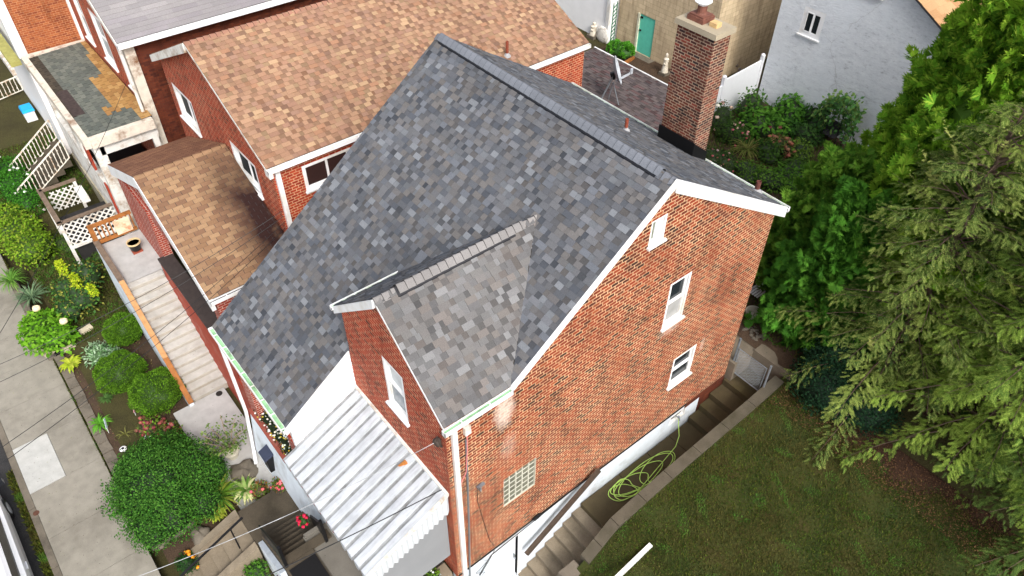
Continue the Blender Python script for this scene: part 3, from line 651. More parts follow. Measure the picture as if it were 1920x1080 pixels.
# aluminium porch awning
AL = NT('awning_aluminium', .5, .4); vv = AL.obj()
cc = AL.ramp(AL.noise(1.3, 6, vv, .7), [(.3, lin((162, 167, 172))), (.6, lin((188, 193, 198)))])
mp = AL.n('ShaderNodeMapping'); mp.inputs['Scale'].default_value = (7, .7, .7); AL.l(vv, mp.inputs[0])
st = AL.ramp(AL.noise(2.2, 6, mp.outputs[0], .75), [(.48, (0, 0, 0)), (.7, (.6,)*3)]); cc = AL.mix(st, cc, lin((138, 138, 144)))
AL.color(cc); M_ALU = AL.m
AX0, AX1, AYb, AYf, AZb, AZf = -3.93, -.12, -5.93, -8.12, 3.42, 2.40
NP = 13; PW = (AX1-AX0)/NP
AL_ = lambda x, h, t: (x, AYb+(AYf-AYb)*t, AZb+(AZf-AZb)*t+h)
def awn(m):
    for i in range(NP):
        a = AX0+i*PW; g = .095; hh = .06
        prof = [(a+g, .0), (a+g+.012, hh), (a+g+.06, hh+.004), (a+PW-.05, hh+.004), (a+PW-.012, hh), (a+PW, .0)]
        for (xa, ha), (xb, hb) in zip(prof, prof[1:]): m.face([AL_(xa, ha, 1), AL_(xb, hb, 1), AL_(xb, hb, 0), AL_(xa, ha, 0)])
        dr_ = [(a+g, .05), (a+g, -.12), (a+g+(PW-g)*.25, -.20), (a+g+(PW-g)*.75, -.20), (a+PW, -.12), (a+PW, .05)]
        m.face([AL_(x, h, 1) for x, h in dr_][::-1]); m.face([(x, AYf+.01, AZf+h) for x, h in dr_])
aw = one('porch_awning', M_ALU, H, awn)
M_GRV = plain('weathered_shadow_aluminium', (148, 150, 151), .6, .3, 3, dirt=(108, 107, 106))  # weathered grey, darker than the pans: the ribs' shadow lines are in the colour
for i in range(NP): one('awning_groove', M_GRV, aw, lambda m: m.face([AL_(AX0+i*PW, .004, 1), AL_(AX0+i*PW+.097, .004, 1), AL_(AX0+i*PW+.097, .004, 0), AL_(AX0+i*PW, .004, 0)]))
one('rust_spot', plain('rust_orange', (176, 116, 60), .9, .3, 20), aw, lambda m: m.blob(tuple(AL_(AX0+8.6*PW, .066, .10)), .07, .16, .012, .4, 10, 6, 5))
one('awning_frame', WHITE_D, aw, lambda m: (m.bar((AX0-.03, AYb, AZb+.06), (AX1+.05, AYb, AZb+.06), .07, .07), m.bar((AX1+.03, AYb, AZb+.05), (AX1+.03, AYf, AZf+.05), .07, .06), m.bar((AX0, AYf+.1, AZf-.05), (AX1, AYf+.1, AZf-.05), .04, .04)))
def val(m):
    n = 16; y0, y1 = AYb, AYf
    for i in range(n):
        for half in (0, 1):
            t0 = (i+half*.5)/n; t1 = (i+.5+half*.5)/n; ya, yb = y0+(y1-y0)*t0, y0+(y1-y0)*t1
            za, zb = AZb+(AZf-AZb)*t0+.03, AZb+(AZf-AZb)*t1+.03
            dd = .62-.22*t0; xo = (.0, .035)[half]; xn = (.035, .0)[half]
            sa, sb = dd+(.0 if half == 0 else .05), dd+(.05 if half == 0 else 0)
            m.face([(AX1+.04+xo, ya, za), (AX1+.04+xo, ya, za-sa), (AX1+.04+xn, yb, zb-sb), (AX1+.04+xn, yb, zb)])
one('awning_valance', plain('white_valance', (196, 200, 204), .5, .04), aw, val)
one('awning_curtain', plain('grey_curtain', (132, 134, 137), .7, .05, 1.5), aw, lambda m: m.hexa([(-.22, -8.05, .55), (-.19, -8.05, .55), (-.19, -5.95, .62), (-.22, -5.95, .62), (-.22, -8.05, 2.3), (-.19, -8.05, 2.3), (-.19, -5.95, 3.3), (-.22, -5.95, 3.3)]))
one('porch_post', WHITE, H, lambda m: m.box(-.3, -8.1, -.6, -.2, -8.0, 2.3))
one('flower_box', M_STEPM, H, lambda m: (m.box(-.45, -8.3, -.6, -.12, -6.0, -.12), m.box(-8.0, -7.48, -.6, -4.6, -7.15, -.25)), split=True)
one('rear_awning', plain('white_corrugated', (224, 228, 232), .4, .04), H, lambda m: [m.hexa([(x, 5.0, 3.5), (x+.16, 5.0, 3.53), (x+.16, 8.2, 2.9), (x, 8.2, 2.87), (x, 5.0, 3.52), (x+.16, 5.0, 3.55), (x+.16, 8.2, 2.92), (x, 8.2, 2.89)]) for x in [-8.4+.17*i for i in range(34)]])

t = thing('leaning_board', 'long dark brown timber fixed along the white basement wall as a handrail', 'handrail', (.2, -2.5, -.6))
one('board_body', WOODD, t, lambda m: m.bar((.16, -1.2, .12), (.24, -3.85, -1.3), .1, .16))
# ================================================================ neighbour with orange roof
N = thing('brick_house', 'brick house with mottled orange shingle roof and tan porch roof', 'house', (-14.4, 0, 0))
FN = frame('Y', -4.5); FNX = frame('X', -10.3)
ORX, OHW, OZE, OZR, OY0, OY1 = -14.46, 4.31, 5.95, 8.0, -4.68, 7.55
os_ = (OZR-OZE)/OHW; oq = math.sqrt(1+os_*os_)
GLASSD = plain('dark_window_screen', (30, 36, 38), .5, .25, 2, spec=.08)
W1 = (-18.12, -16.4, 3.85, 5.15); W2 = (-13.4, -11.62, 4.02, 5.2)
wall('front_wall', BR_DEEP, N, FN, [(-18.6, -2.6), (-10.306, -2.6), (-10.306, 5.8), (ORX, 7.8), (-18.6, 5.8)], [W1, W2])
window(N, FN, *W1, 'double', .1, fw=.11, dep=.16, glass=GLASSD); window(N, FN, *W2, 'double', .1, fw=.11, dep=.16, glass=GLASSD)
W3 = (-3.62, -2.02, 4.62, 5.5)
wall('side_wall', BR_RED2 if False else brick('fresh_red_brick', [(176, 66, 40), (160, 56, 36), (188, 76, 46), (150, 50, 34)], (220, 178, 140), .2, .09, .010), N, FNX, [(-4.494, -2.6), (7.5, -2.6), (7.5, 5.88), (-4.494, 5.88)], [W3])
window(N, FNX, *W3, 'double', .08, glass=plain('dark_screen', (52, 36, 34), .3, .1, 3), fw=.09, dep=.08)
one('downspout', WHITE, N, lambda m: (m.box(-10.3, -4.44, -2, -10.2, -4.30, 5.75),))
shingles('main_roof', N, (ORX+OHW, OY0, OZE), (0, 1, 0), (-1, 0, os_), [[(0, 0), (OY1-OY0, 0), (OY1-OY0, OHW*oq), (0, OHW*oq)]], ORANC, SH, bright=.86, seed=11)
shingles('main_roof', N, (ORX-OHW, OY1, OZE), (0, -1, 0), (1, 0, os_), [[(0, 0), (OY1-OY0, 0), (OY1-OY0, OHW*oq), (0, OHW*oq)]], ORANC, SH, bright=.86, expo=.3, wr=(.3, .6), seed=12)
ridge_caps('ridge_cap', N, (ORX, OY0, OZR), (ORX, OY1, OZR), nf((1, 0, -os_)), nf((-1, 0, -os_)), .16, (160, 118, 100), SH, var=.12)
def ogut(m, xr, ze, y0, y1): m.box(xr, y0, ze-.13, xr+.12, y1, ze-.02)
gutter('gutter', N, (ORX+OHW, OY0-.02, OZE-.01), (ORX+OHW, OY1, OZE-.01), (1, 0, 0), col=plain('dirty_gutter', (150, 152, 120), .8, .2, 6))
one('rake_board', WHITE_D, N, lambda m: (m.hexa([(ORX-OHW-.1, OY0-.04, OZE-.30), (ORX, OY0-.04, OZR-.30), (ORX, OY0+.02, OZR-.30), (ORX-OHW-.1, OY0+.02, OZE-.30), (ORX-OHW-.1, OY0-.04, OZE-.05), (ORX, OY0-.04, OZR-.0), (ORX, OY0+.02, OZR-.0), (ORX-OHW-.1, OY0+.02, OZE-.05)]),
   m.hexa([(ORX, OY0-.01, OZR-.1), (ORX+OHW, OY0-.01, OZE-.1), (ORX+OHW, OY0+.02, OZE-.1), (ORX, OY0+.02, OZR-.1), (ORX, OY0-.01, OZR-.01), (ORX+OHW, OY0-.01, OZE-.01), (ORX+OHW, OY0+.02, OZE-.01), (ORX, OY0+.02, OZR-.01)]),
   m.box(-10.32, OY0, OZE-.3, ORX+OHW+.1, OY0+.12, OZE-.1)), split=True)
pz = lambda x: OZR-os_*(x-ORX)
pipe(N, (-10.75, 4.35, pz(-10.75)), .5, .05); 
g5 = GX(1083, 62, -12.3); 
def on_slope(px, py):
    x = -12.
    for _ in range(60):
        g = GX(px, py, x); x = x+(g.z-pz(x))*.4
    return GX(px, py, x)
try:
    g5 = on_slope(1085, 68); pp = pipe(N, tuple(g5), .55, .04); one('vent_flashing', WHITE, pp, lambda m: m.box(g5.x-.12, g5.y-.18, g5.z-.05, g5.x+.35, g5.y+.2, g5.z-.04+.02) if False else m.hexa([(g5.x-.1, g5.y-.2, g5.z+.07), (g5.x+.3, g5.y-.2, g5.z-.12), (g5.x+.3, g5.y+.2, g5.z-.12), (g5.x-.1, g5.y+.2, g5.z+.07), (g5.x-.1, g5.y-.2, g5.z+.09), (g5.x+.3, g5.y-.2, g5.z-.10), (g5.x+.3, g5.y+.2, g5.z-.10), (g5.x-.1, g5.y+.2, g5.z+.09)]))
except Exception: pass
# porch of the neighbour
TX, THW, TZE, TZR, TY = -13.82, 4.26, 3.01, 4.85, -7.4
ts = (TZR-TZE)/THW; tq = math.sqrt(1+ts*ts)
def tancol(rnd, u, v, lc):
    return rnd.choice(lc)
TD = shingle_mat('tan_shingle', .25, None)
sh = NT('tan_porch_shingle', .95, .1); a_ = sh.n('ShaderNodeVertexColor', layer_name='Col').outputs[0]; vv = sh.obj()
gg = sh.ramp(sh.noise(60, 4, vv, .8), [(.3, (.6,)*3), (.7, (1.1,)*3)]); c_ = sh.mix(1, a_, gg, 'MULTIPLY')
sx = sh.n('ShaderNodeSeparateXYZ'); sh.l(vv, sx.inputs[0])
# noisy darkening towards the house wall and the right eave
def mapr(o_, a, b): 
    mr = sh.n('ShaderNodeMapRange'); mr.inputs[1].default_value = a; mr.inputs[2].default_value = b; sh.l(o_, mr.inputs[0]); return mr.outputs[0]
def mul(a, b, op='MULTIPLY'):
    m_ = sh.n('ShaderNodeMath', operation=op)
    for i, v_ in enumerate((a, b)):
        if isinstance(v_, (int, float)): m_.inputs[i].default_value = v_
        else: sh.l(v_, m_.inputs[i])
    return m_.outputs[0]
k1 = mapr(sx.outputs[1], -6.1, -4.9); k2 = mapr(sx.outputs[0], .2, 2.4); f1 = mul(mul(k1, k2), mul(sh.noise(1.2, 5, vv), 2.1))
c_ = sh.mix(f1, c_, lin((48, 32, 30))); sh.color(c_); sh.bump(sh.noise(120, 3, vv), .3, .004)
rfR = shingles('porch_roof', N, (TX+THW, TY, TZE), (0, 1, 0), (-1, 0, ts), [[(0, 0), (2.86, 0), (2.86, THW*tq), (0, THW*tq)]], TANC, sh.m, bright=.84, expo=.145, regular=.31, slots=.007, seed=13, th=.006)
shingles('porch_roof', N, (TX-THW, -4.54, TZE), (0, -1, 0), (1, 0, ts), [[(0, 0), (2.86, 0), (2.86, THW*tq), (0, THW*tq)]], [(148, 108, 84), (136, 98, 78), (128, 92, 74)], SH_OLD, expo=.145, regular=.31, slots=.007, seed=14, th=.006)
ridge_caps('ridge_cap', N, (TX, TY, TZR), (TX, -4.54, TZR), nf((1, 0, -ts)), nf((-1, 0, -ts)), .15, (156, 124, 96), SH_OLD, expo=.30, var=.1)
gutter('gutter', N, (TX+THW, TY-.02, TZE-.01), (TX+THW, -4.6, TZE-.01), (1, 0, 0), col=BLACK)
one('porch_gable_trim', WHITE, N, lambda m: [m.hexa([(x0, TY-.02, z0-.42), (x1, TY-.02, z1-.42), (x1, TY+.1, z1-.42), (x0, TY+.1, z0-.42), (x0, TY-.02, z0-.01), (x1, TY-.02, z1-.01), (x1, TY+.1, z1-.01), (x0, TY+.1, z0-.01)]) for (x0, z0, x1, z1) in ((TX-THW-.02, TZE, TX, TZR), (TX, TZR, TX+THW+.02, TZE))])
one('porch_gable_wall', BR_RED, N, lambda m: m.hexa([(-18, -7.2, 2.4), (-9.7, -7.2, 2.4), (-9.7, -7.05, 2.4), (-18, -7.05, 2.4), (-17.6, -7.2, 2.9), (-10.2, -7.2, 2.9), (-10.2, -7.05, 2.9), (-17.6, -7.05, 2.9)]))
one('porch_wall', BR_RED, N, lambda m: (m.box(-18.0, -7.3, -2.6, -14.9, -7.0, 2.85), m.box(-10.2, -7.25, .9, -9.62, -6.8, 2.9), m.box(-9.9, -7.2, .9, -9.65, -4.5, 2.9)), split=True)
one('porch_half_wall', RED_PAINT, N, lambda m: (m.box(-14.9, -7.5, -2.6, -9.0, -7.05, .82), m.box(-9.0, -7.55, -2.6, -8.25, -7.1, .2)))
one('porch_coping', plain('dark_slate_coping', (60, 52, 50), .8, .2, 6), N, lambda m: m.box(-14.95, -7.52, .82, -9.0, -7.02, .92))
one('porch_deck', BLACK, N, lambda m: m.box(-14.9, -7.0, .0, -9.9, -4.6, .1))  # black deck: the shade inside the porch opening is put into its colour
# rear addition with purple brown roof
one('rear_wall', BR_DEEP, N, lambda m: (m.box(-13.5, 7.52, 0, -7.7, 11.4, 2.95)))
shingles('rear_addition_roof', N, (-13.75, 7.45, 3.12), (1, 0, 0), (0, 1, 0), [[(0, 0), (6.3, 0), (6.3, 4.15), (0, 4.15)]], [(104, 94, 93), (98, 89, 89), (108, 98, 96), (104, 84, 84), (102, 94, 93), (94, 86, 87)], shingle_mat('purple_shingle', .25), seed=15, raise_p=.3, wr=(.15, .5))
one('roof_edge_trim', WHITE, N, lambda m: (m.box(-13.8, 11.6, 2.95, -7.4, 11.66, 3.16), m.box(-7.45, 7.45, 2.95, -7.39, 11.6, 3.15)))

# ================================================================ grey roofed house
K = thing('brick_house', 'brick house with plain grey roof and mossy green flat porch roof', 'house', (-23, 0, 0))
FK = frame('Y', -5.2); FKX = frame('X', -19.8)
kw = [(-23.85, -22.45, 4.0, 6.0), (-26.2, -25.1, 4.0, 6.0), (-21.3, -20.45, 3.9, 5.6)]
wall('front_wall', BR_DEEP, K, FK, [(-27.2, -2.5), (-19.806, -2.5), (-19.806, 6.1), (-23.3, 8.0), (-27.2, 6.1)], kw)
for h_ in kw: window(K, FK, *h_, 'sash', .12, glass=plain('sheer_curtain_glass', (150, 160, 164), .3, .2, 2), glass2=GLASS, fw=.13, dep=.1)
wall('side_wall', BR_BROWN, K, FKX, [(-5.194, -2.5), (9, -2.5), (9, 6.1), (-5.194, 6.1)], [(3.0, 4.1, 4.7, 5.8)])
window(K, FKX, 3.0, 4.1, 4.7, 5.8, 'sash', .1, fw=.1)
ks = .5; kq = math.sqrt(1+ks*ks)
shingles('main_roof', K, (-19.55, -5.45, 6.27), (0, 1, 0), (-1, 0, ks), [[(0, 0), (14, 0), (14, 4.5), (0, 4.5)]], [(150, 146, 147), (146, 142, 143), (154, 150, 150), (148, 143, 146)], SH_OLD, expo=.2, regular=.9, seed=21, th=.005)
gutter('gutter', K, (-19.55, -5.5, 6.26), (-19.55, 8.5, 6.26), (1, 0, 0), wd=.14, dp=.16, col=plain('wet_gutter', (110, 104, 96), .7))
one('corner_trim', PEEL, K, lambda m: (m.box(-20.25, -5.30, 3.5, -19.85, -5.2, 6.1), m.box(-19.8, -5.3, 0, -19.70, -4.95, 6.05)))
one('downspout', WHITE_D, K, lambda m: m.tube([(-19.66, -5.42, 6.1), (-19.7, -5.4, 5), (-19.7, -5.4, 3.6)], .06, 8))
one('rake_board', WHITE_D, K, lambda m: m.hexa([(-23.6, -5.48, 7.9), (-19.5, -5.48, 5.97), (-19.5, -5.4, 5.97), (-23.6, -5.4, 7.9), (-23.6, -5.48, 8.25), (-19.5, -5.48, 6.2), (-19.5, -5.4, 6.2), (-23.6, -5.4, 8.25)]))
def greencol(rnd, u, v, lc):
    tan = (v > 1.75 and u > 1.2) or (v > 1.2 and 3.2 < u < 6.2) or (v > .9 and 5.6 < u < 6.2) or (v > 1.95)
    if v < .22 and u < 5.5: return rnd.choice([lin((84, 76, 66)), lin((74, 68, 60))])
    if tan: return rnd.choice([lin((176, 136, 84)), lin((164, 124, 78)), lin((186, 148, 96))])
    return rnd.choice(lc)
shingles('porch_roof', K, (-26.75, -7.5, 3.5), (1, 0, 0), (0, 1, .04), [[(0, 0), (7.5, 0), (7.5, 2.25), (0, 2.25)]], [(112, 116, 108), (106, 110, 104), (118, 121, 113), (100, 105, 99)], SH_OLD, expo=.17, regular=.36, slots=.018, colfn=greencol, seed=22)
one('roof_patch_bare', plain('bare_tar', (62, 52, 50), .9, .3, 8), K, lambda m: m.box(-23.2, -7.45, 3.525, -21.0, -7.05, 3.535))
one('porch_fascia', PEEL, K, lambda m: (m.box(-27.0, -7.72, 3.2, -19.1, -7.5, 3.56), m.box(-19.25, -7.5, 3.2, -19.0, -5.3, 3.56), m.box(-27.05, -7.5, 3.2, -26.76, -5.25, 3.56)))
one('porch_beam', WHITE_D, K, lambda m: (m.box(-19.45, -7.3, 2.75, -19.2, -5.25, 3.2), m.box(-19.4, -5.5, 0, -19.2, -5.3, 2.75), m.box(-19.5, -7.5, -1.0, -19.2, -7.15, 3.2)))
one('porch_front_wall', WHITE_D, K, lambda m: (m.box(-26.8, -7.45, 2.5, -19.5, -7.3, 3.2), m.box(-26.8, -7.5, -1.0, -19.5, -7.3, 1.0), m.box(-26.8, -7.48, 1.0, -26.4, -7.3, 2.5), m.box(-23.5, -7.48, 1.0, -22.7, -7.3, 2.5)))
one('porch_foundation', concrete('stained_foundation', (176, 168, 148), (120, 112, 84), .8, .7), K, lambda m: m.box(-26.8, -7.55, -2.6, -19.3, -7.3, -1.0))
one('porch_floor', BLACK, K, lambda m: (m.box(-26.5, -7.2, .2, -19.6, -5.3, .3), m.box(-20.4, -6.9, .3, -19.7, -6.2, 1.2)))  # black floor and block: darkness of the open porch painted as colour
one('red_strip', RED_PAINT, K, lambda m: (m.box(-21.2, -7.56, 1.4, -20.7, -7.48, 2.4), m.box(-19.9, -7.56, -.2, -19.6, -7.5, 1.3)), split=True)
# ================================================================ white sided house at the far left
J = thing('white_house', 'white sided house with orange brick side wall at the far left', 'house', (-31, -4, 0))
one('side_wall', BR_ORANGE, J, lambda m: m.box(-27.6, -7.4, -2.5, -27.25, -5.25, 9))
one('corner_column', WHITE, J, lambda m: (m.box(-27.7, -7.75, 3.4, -27.2, -7.4, 9), m.box(-27.3, -5.3, 3.45, -27.1, -5.1, 9)))
one('front_wall', plain('bright_white_siding', (240, 240, 240), .5, .02), J, lambda m: m.box(-40, -7.6, -2.5, -27.7, -7.2, 9))
one('front_window', GLASS, J, lambda m: m.box(-32.5, -7.66, 4.6, -31.2, -7.6, 7))
one('porch_ledge', plain('algae_green_ledge', (150, 146, 84), .9, .2, 5), J, lambda m: (m.box(-40, -8.15, 3.1, -27.3, -7.75, 3.3),))
one('porch_columns', WHITE_D, J, lambda m: (m.box(-40, -8.25, 2.8, -27.2, -8.1, 3.12)))

# ================================================================ buildings behind
g_ = thing('garage', 'tan block garage with teal door behind the houses', 'garage', (-13.5, 18, 1))
FG = frame('Y', 16.0)
wall('front_wall', BLOCK, g_, FG, [(-16.6, 0), (-10.9, 0), (-10.9, 7), (-16.6, 7)], [(-15.34, -14.30, 1.02, 2.92)])
one('side_wall', BLOCK, g_, lambda m: m.box(-11.2, 16.01, 0, -10.895, 26, 7))
d_ = one('teal_door', plain('teal_paint', (96, 196, 174), .6, .06), g_, lambda m: m.box(-15.25, 16.04, 1.05, -14.33, 16.09, 2.9))
one('door_latch', BLACK, d_, lambda m: (m.box(-15.2, 15.99, 2.72, -15.08, 16.04, 2.8), m.box(-15.2, 15.99, 2.1, -15.1, 16.04, 2.16)))
one('door_trim', plain('cream_trim', (214, 214, 190), .6), g_, lambda m: (m.box(-15.35, 15.96, 1.0, -15.25, 16.06, 2.93),))
one('door_step', M_STONE, g_, lambda m: m.box(-15.5, 15.6, .9, -14.0, 16.0, 1.02))
s_ = thing('stucco_house', 'pale grey stucco house wall with small white window behind the fence', 'house', (-4, 19, 1))
STU = NT('rough_stucco', .95, .1); vv = STU.obj()
mp = STU.n('ShaderNodeMapping'); mp.inputs['Scale'].default_value = (1, 1, 2.4); STU.l(vv, mp.inputs[0])
cc = STU.ramp(STU.noise(3.2, 8, mp.outputs[0], .8), [(.30, lin((150, 152, 158))), (.42, lin((208, 213, 219))), (.7, lin((232, 236, 240)))])
ck = STU.n('ShaderNodeTexVoronoi', feature='DISTANCE_TO_EDGE'); ck.inputs['Scale'].default_value = .32; wv_ = STU.n('ShaderNodeMix', data_type='VECTOR'); nz = STU.n('ShaderNodeTexNoise'); nz.inputs['Scale'].default_value = 1.5; nz.inputs['Detail'].default_value = 6; STU.l(vv, nz.inputs['Vector']); wv_.inputs[0].default_value = .35; STU.l(vv, wv_.inputs[4]); STU.l(nz.outputs['Color'], wv_.inputs[5]); STU.l(wv_.outputs[1], ck.inputs['Vector']); cc = STU.mix(STU.ramp(ck.outputs['Distance'], [(0, (.45,)*3), (.0028, (0, 0, 0))]), cc, lin((150, 150, 152)))
mp2 = STU.n('ShaderNodeMapping'); mp2.inputs['Scale'].default_value = (3, 3, 9); STU.l(vv, mp2.inputs[0]); cc = STU.mix(STU.ramp(STU.noise(2.4, 4, mp2.outputs[0], .8), [(.3, (.55,)*3), (.42, (0, 0, 0))]), cc, lin((140, 142, 148)))
m0 = STU.ramp(STU.noise(.35, 4, vv), [(.42, (0, 0, 0)), (.62, (.8,)*3)]); cc = STU.mix(m0, cc, lin((222, 228, 234)))
STU.color(cc); STU.bump(STU.noise(7, 6, mp.outputs[0], .75), .9, .05)
FS = frame('Y', 17.0); SWN = (-7.72, -6.78, 4.45, 5.55)
wall('front_wall', STU.m, s_, FS, [(-8.8, 0), (6, 0), (6, 2.0), (-6.0, 8.4), (-8.8, 6.9)], [SWN], back=.3)
one('side_wall', STU.m, s_, lambda m: m.box(-8.795, 17.01, 0, -8.5, 28, 6.9))
window(s_, FS, *SWN, 'double', .1, fw=.16, dep=.03, glass=GLASSD)
one('window_sill', WHITE, s_, lambda m: m.box(-5.55, 16.9, 6.75, -4.8, 17.0, 6.88))
shingles('roof', s_, (6.2, 16.8, 2.0), (0, 1, 0), (-1, 0, .535), [[(0, 0), (10, 0), (10, 13.8), (0, 13.8)]], [(196, 152, 110), (186, 142, 102), (206, 164, 122)], SH_OLD, expo=.3, regular=.5, seed=31)
b_ = thing('white_outbuilding', 'plain white outbuilding wall beside the tan garage', 'shed', (-18.5, 17, 1))
one('wall', plain('white_wall', (244, 245, 247), .7, .04, 2), b_, lambda m: m.box(-24, 15.6, 0, -16.75, 20, 7))
one('corner_post', WHITE, b_, lambda m: m.box(-16.95, 15.5, 0, -16.75, 15.6, 7))
one('trellis_strip', plain('green_mesh', (52, 104, 76), .8), b_, lambda m: [m.bar((-16.72, 15.7+.0, .9+.2*k), (-16.72, 16.0, 1.1+.2*k), .03, .03) for k in range(10)]+[m.box(-16.74, 15.72, .9, -16.71, 15.75, 3), m.box(-16.74, 15.95, .9, -16.71, 15.98, 3)])
# white vinyl fence
fz = thing('vinyl_fence', 'white vinyl privacy fence between the chimney and the stucco house', 'fence', (-8.9, 15, 1))
FP0, FP1, FP2 = (-8.75, 12.4), (-8.84, 14.25), (-8.98, 16.95)
VIN = plain('white_vinyl', (232, 234, 238), .4, .02)
def panel(m, a, b, z0, z1): m.bar((a[0], a[1], (z0+z1)/2), (b[0], b[1], (z0+z1)/2), .05, z1-z0); m.bar((a[0], a[1], z1), (b[0], b[1], z1), .08, .07)
one('fence_panel', VIN, fz, lambda m: panel(m, FP0, FP1, .9, 2.55)); one('fence_panel', VIN, fz, lambda m: panel(m, FP1, FP2, .9, 2.75))
for (x, y), zt in ((FP1, 2.95), (FP2, 3.0), (FP0, 2.7)): one('fence_post', VIN, fz, lambda m: (m.box(x-.07, y-.07, .8, x+.07, y+.07, zt), m.lathe((x, y, zt), [(.11, 0), (.11, .03), (.0, .1)], 4)))
# satellite dish
base = G(1146, 190, 3.16)
ds = thing('satellite_dish', 'grey satellite dish on tripod standing on the purple brown roof', 'satellite dish', base)
hub = Vector(base)+Vector((.0, .0, 1.15))
MD = plain('dish_grey', (176, 180, 186), .45, .08)
one('mast', GALV, ds, lambda m: m.tube([G(1126, 188, 3.18), hub], .035, 8))
for q_ in ((1160, 197), (1141, 186)): one('leg', GALV, ds, lambda m: m.tube([G(*q_, 3.18), hub-Vector((0, 0, .35))], .018, 6))
ax_ = nf((.62, .6, .3))   # boresight
up_ = Vector((0, 0, 1)); e1 = ax_.cross(up_).normalized(); e2 = e1.cross(ax_).normalized()
def dish(m):
    n = 24; rings = []
    for j in range(6):
        r = .48*j/5; rings.append([hub+Vector((0, 0, .12))+ax_*(.25*(r/.42)**2*.45)+(e1*math.cos(2*math.pi*k/n)*r+e2*math.sin(2*math.pi*k/n)*r*1.15) for k in range(n)])
    for j in range(5):
        for k in range(n): m.face([rings[j][k], rings[j][(k+1) % n], rings[j+1][(k+1) % n], rings[j+1][k]])
        for k in range(n): m.face([p-ax_*.02 for p in (rings[j][k], rings[j+1][k], rings[j+1][(k+1) % n], rings[j][(k+1) % n])])
one('reflector', MD, ds, dish, smooth=True)
arm_a = hub-e2*.3; arm_b = hub+ax_*.62-e2*.12
one('feed_arm', MD, ds, lambda m: m.bar(arm_a, arm_b, .05, .07))
one('feed_horn', MD, ds, lambda m: m.bar(arm_b-Vector((0, 0, .04)), arm_b+Vector((0, 0, .16)), .09, .06))
one('bracket', BLACK, ds, lambda m: (m.bar(hub-ax_*.14, hub+ax_*.02, .12, .16), m.bar(hub-Vector((0, 0, .22)), hub, .09, .09)))
# ================================================================ neighbour's stairs
M_RISER = concrete('riser_concrete', (178, 172, 162), (140, 126, 108), .6, 1.2, .2)
t = thing('concrete_stairs', 'long pale concrete stairs with wooden topped side wall', 'stairs', (-13, -8.2, -2.3))
SX0, SX1 = -15.25, -11.25; NS = 15
for k in range(NS):
    xa = SX1-(k+1)*(SX1-SX0)/NS; xb = SX1-k*(SX1-SX0)/NS; z = -2.3+2.5*(k+1)/NS
    one('riser', M_RISER, t, lambda m: m.box(xa+.03, -8.72, -2.6, xb-.045, -7.5, z-.045))
    one('tread', M_STEPL, t, lambda m: m.box(xa-.02, -8.72, z-.045, xb, -7.5, z))
one('landing', M_PATIO, t, lambda m: m.box(-17.9, -8.72, -2.6, SX0-.002, -7.3, .2))
one('side_wall', STONEW, t, lambda m: (m.hexa([(SX0, -8.88, -2.6), (-11.15, -8.88, -2.6), (-11.15, -8.72, -2.6), (SX0, -8.72, -2.6), (SX0, -8.88, .36), (-11.15, -8.88, -2.1), (-11.15, -8.72, -2.1), (SX0, -8.72, .36)]), m.box(-17.95, -8.88, -2.6, SX0, -8.72, .36)))
one('rail_cap', WOODT, t, lambda m: (m.bar((SX0-.0, -8.80, .41), (-12.6, -8.80, -1.18), .17, .09),))
one('rail_cap', WOODG, t, lambda m: m.bar((-17.98, -8.80, .42), (SX0-.01, -8.80, .42), .19, .10))
one('rail_cap', WOODR, t, lambda m: m.bar((-12.59, -8.80, -1.185), (-11.1, -8.80, -2.1), .17, .09))
t2 = thing('wooden_gate', 'brown wooden slatted gate across the stair landing', 'gate', (-17.9, -8, .2))
one('gate_rail', WOODR, t2, lambda m: (m.box(-17.98, -8.7, 1.0, -17.86, -7.35, 1.1), m.box(-17.96, -8.7, .26, -17.88, -7.35, .38), m.box(-18.0, -8.86, .2, -17.84, -8.7, 1.1)))
for k in range(9): one('slat', WOODR, t2, lambda m: m.box(-17.94, -8.6+.145*k, .38, -17.91, -8.55+.145*k, 1.0))
sg = thing('porch_sign', 'small cream hand painted welcome board hung on the wooden gate', 'sign', (-17.8, -7.8, .9))
one('sign_board', plain('cream_board', (226, 204, 174), .6, .25, 5, dirt=(210, 120, 84)), sg, lambda m: m.box(-17.84, -8.05, .38, -17.80, -7.5, .98))
pt = thing('flower_pot', 'black glazed pot with cream rim on the stair landing', 'flower pot', G(257, 470, .2))
pb = Vector(G(257, 470, .2))
one('pot_body', plain('black_glaze', (28, 26, 26), .25, .2, 4), pt, lambda m: m.lathe(pb, [(.13, .05), (.17, .1), (.22, .36)], 20))
one('pot_rim', plain('cream_glaze', (206, 184, 140), .4), pt, lambda m: m.lathe(pb, [(.22, .36), (.24, .37), (.24, .42), (.205, .42), (.2, .34)], 20))
one('soil', M_SOIL, pt, lambda m: m.lathe(pb, [(.2, .35), (.0, .36)], 20)); one('saucer', plain('terracotta', (140, 70, 52), .8), pt, lambda m: m.box(pb.x-.17, pb.y-.17, pb.z, pb.x+.17, pb.y+.17, pb.z+.05))
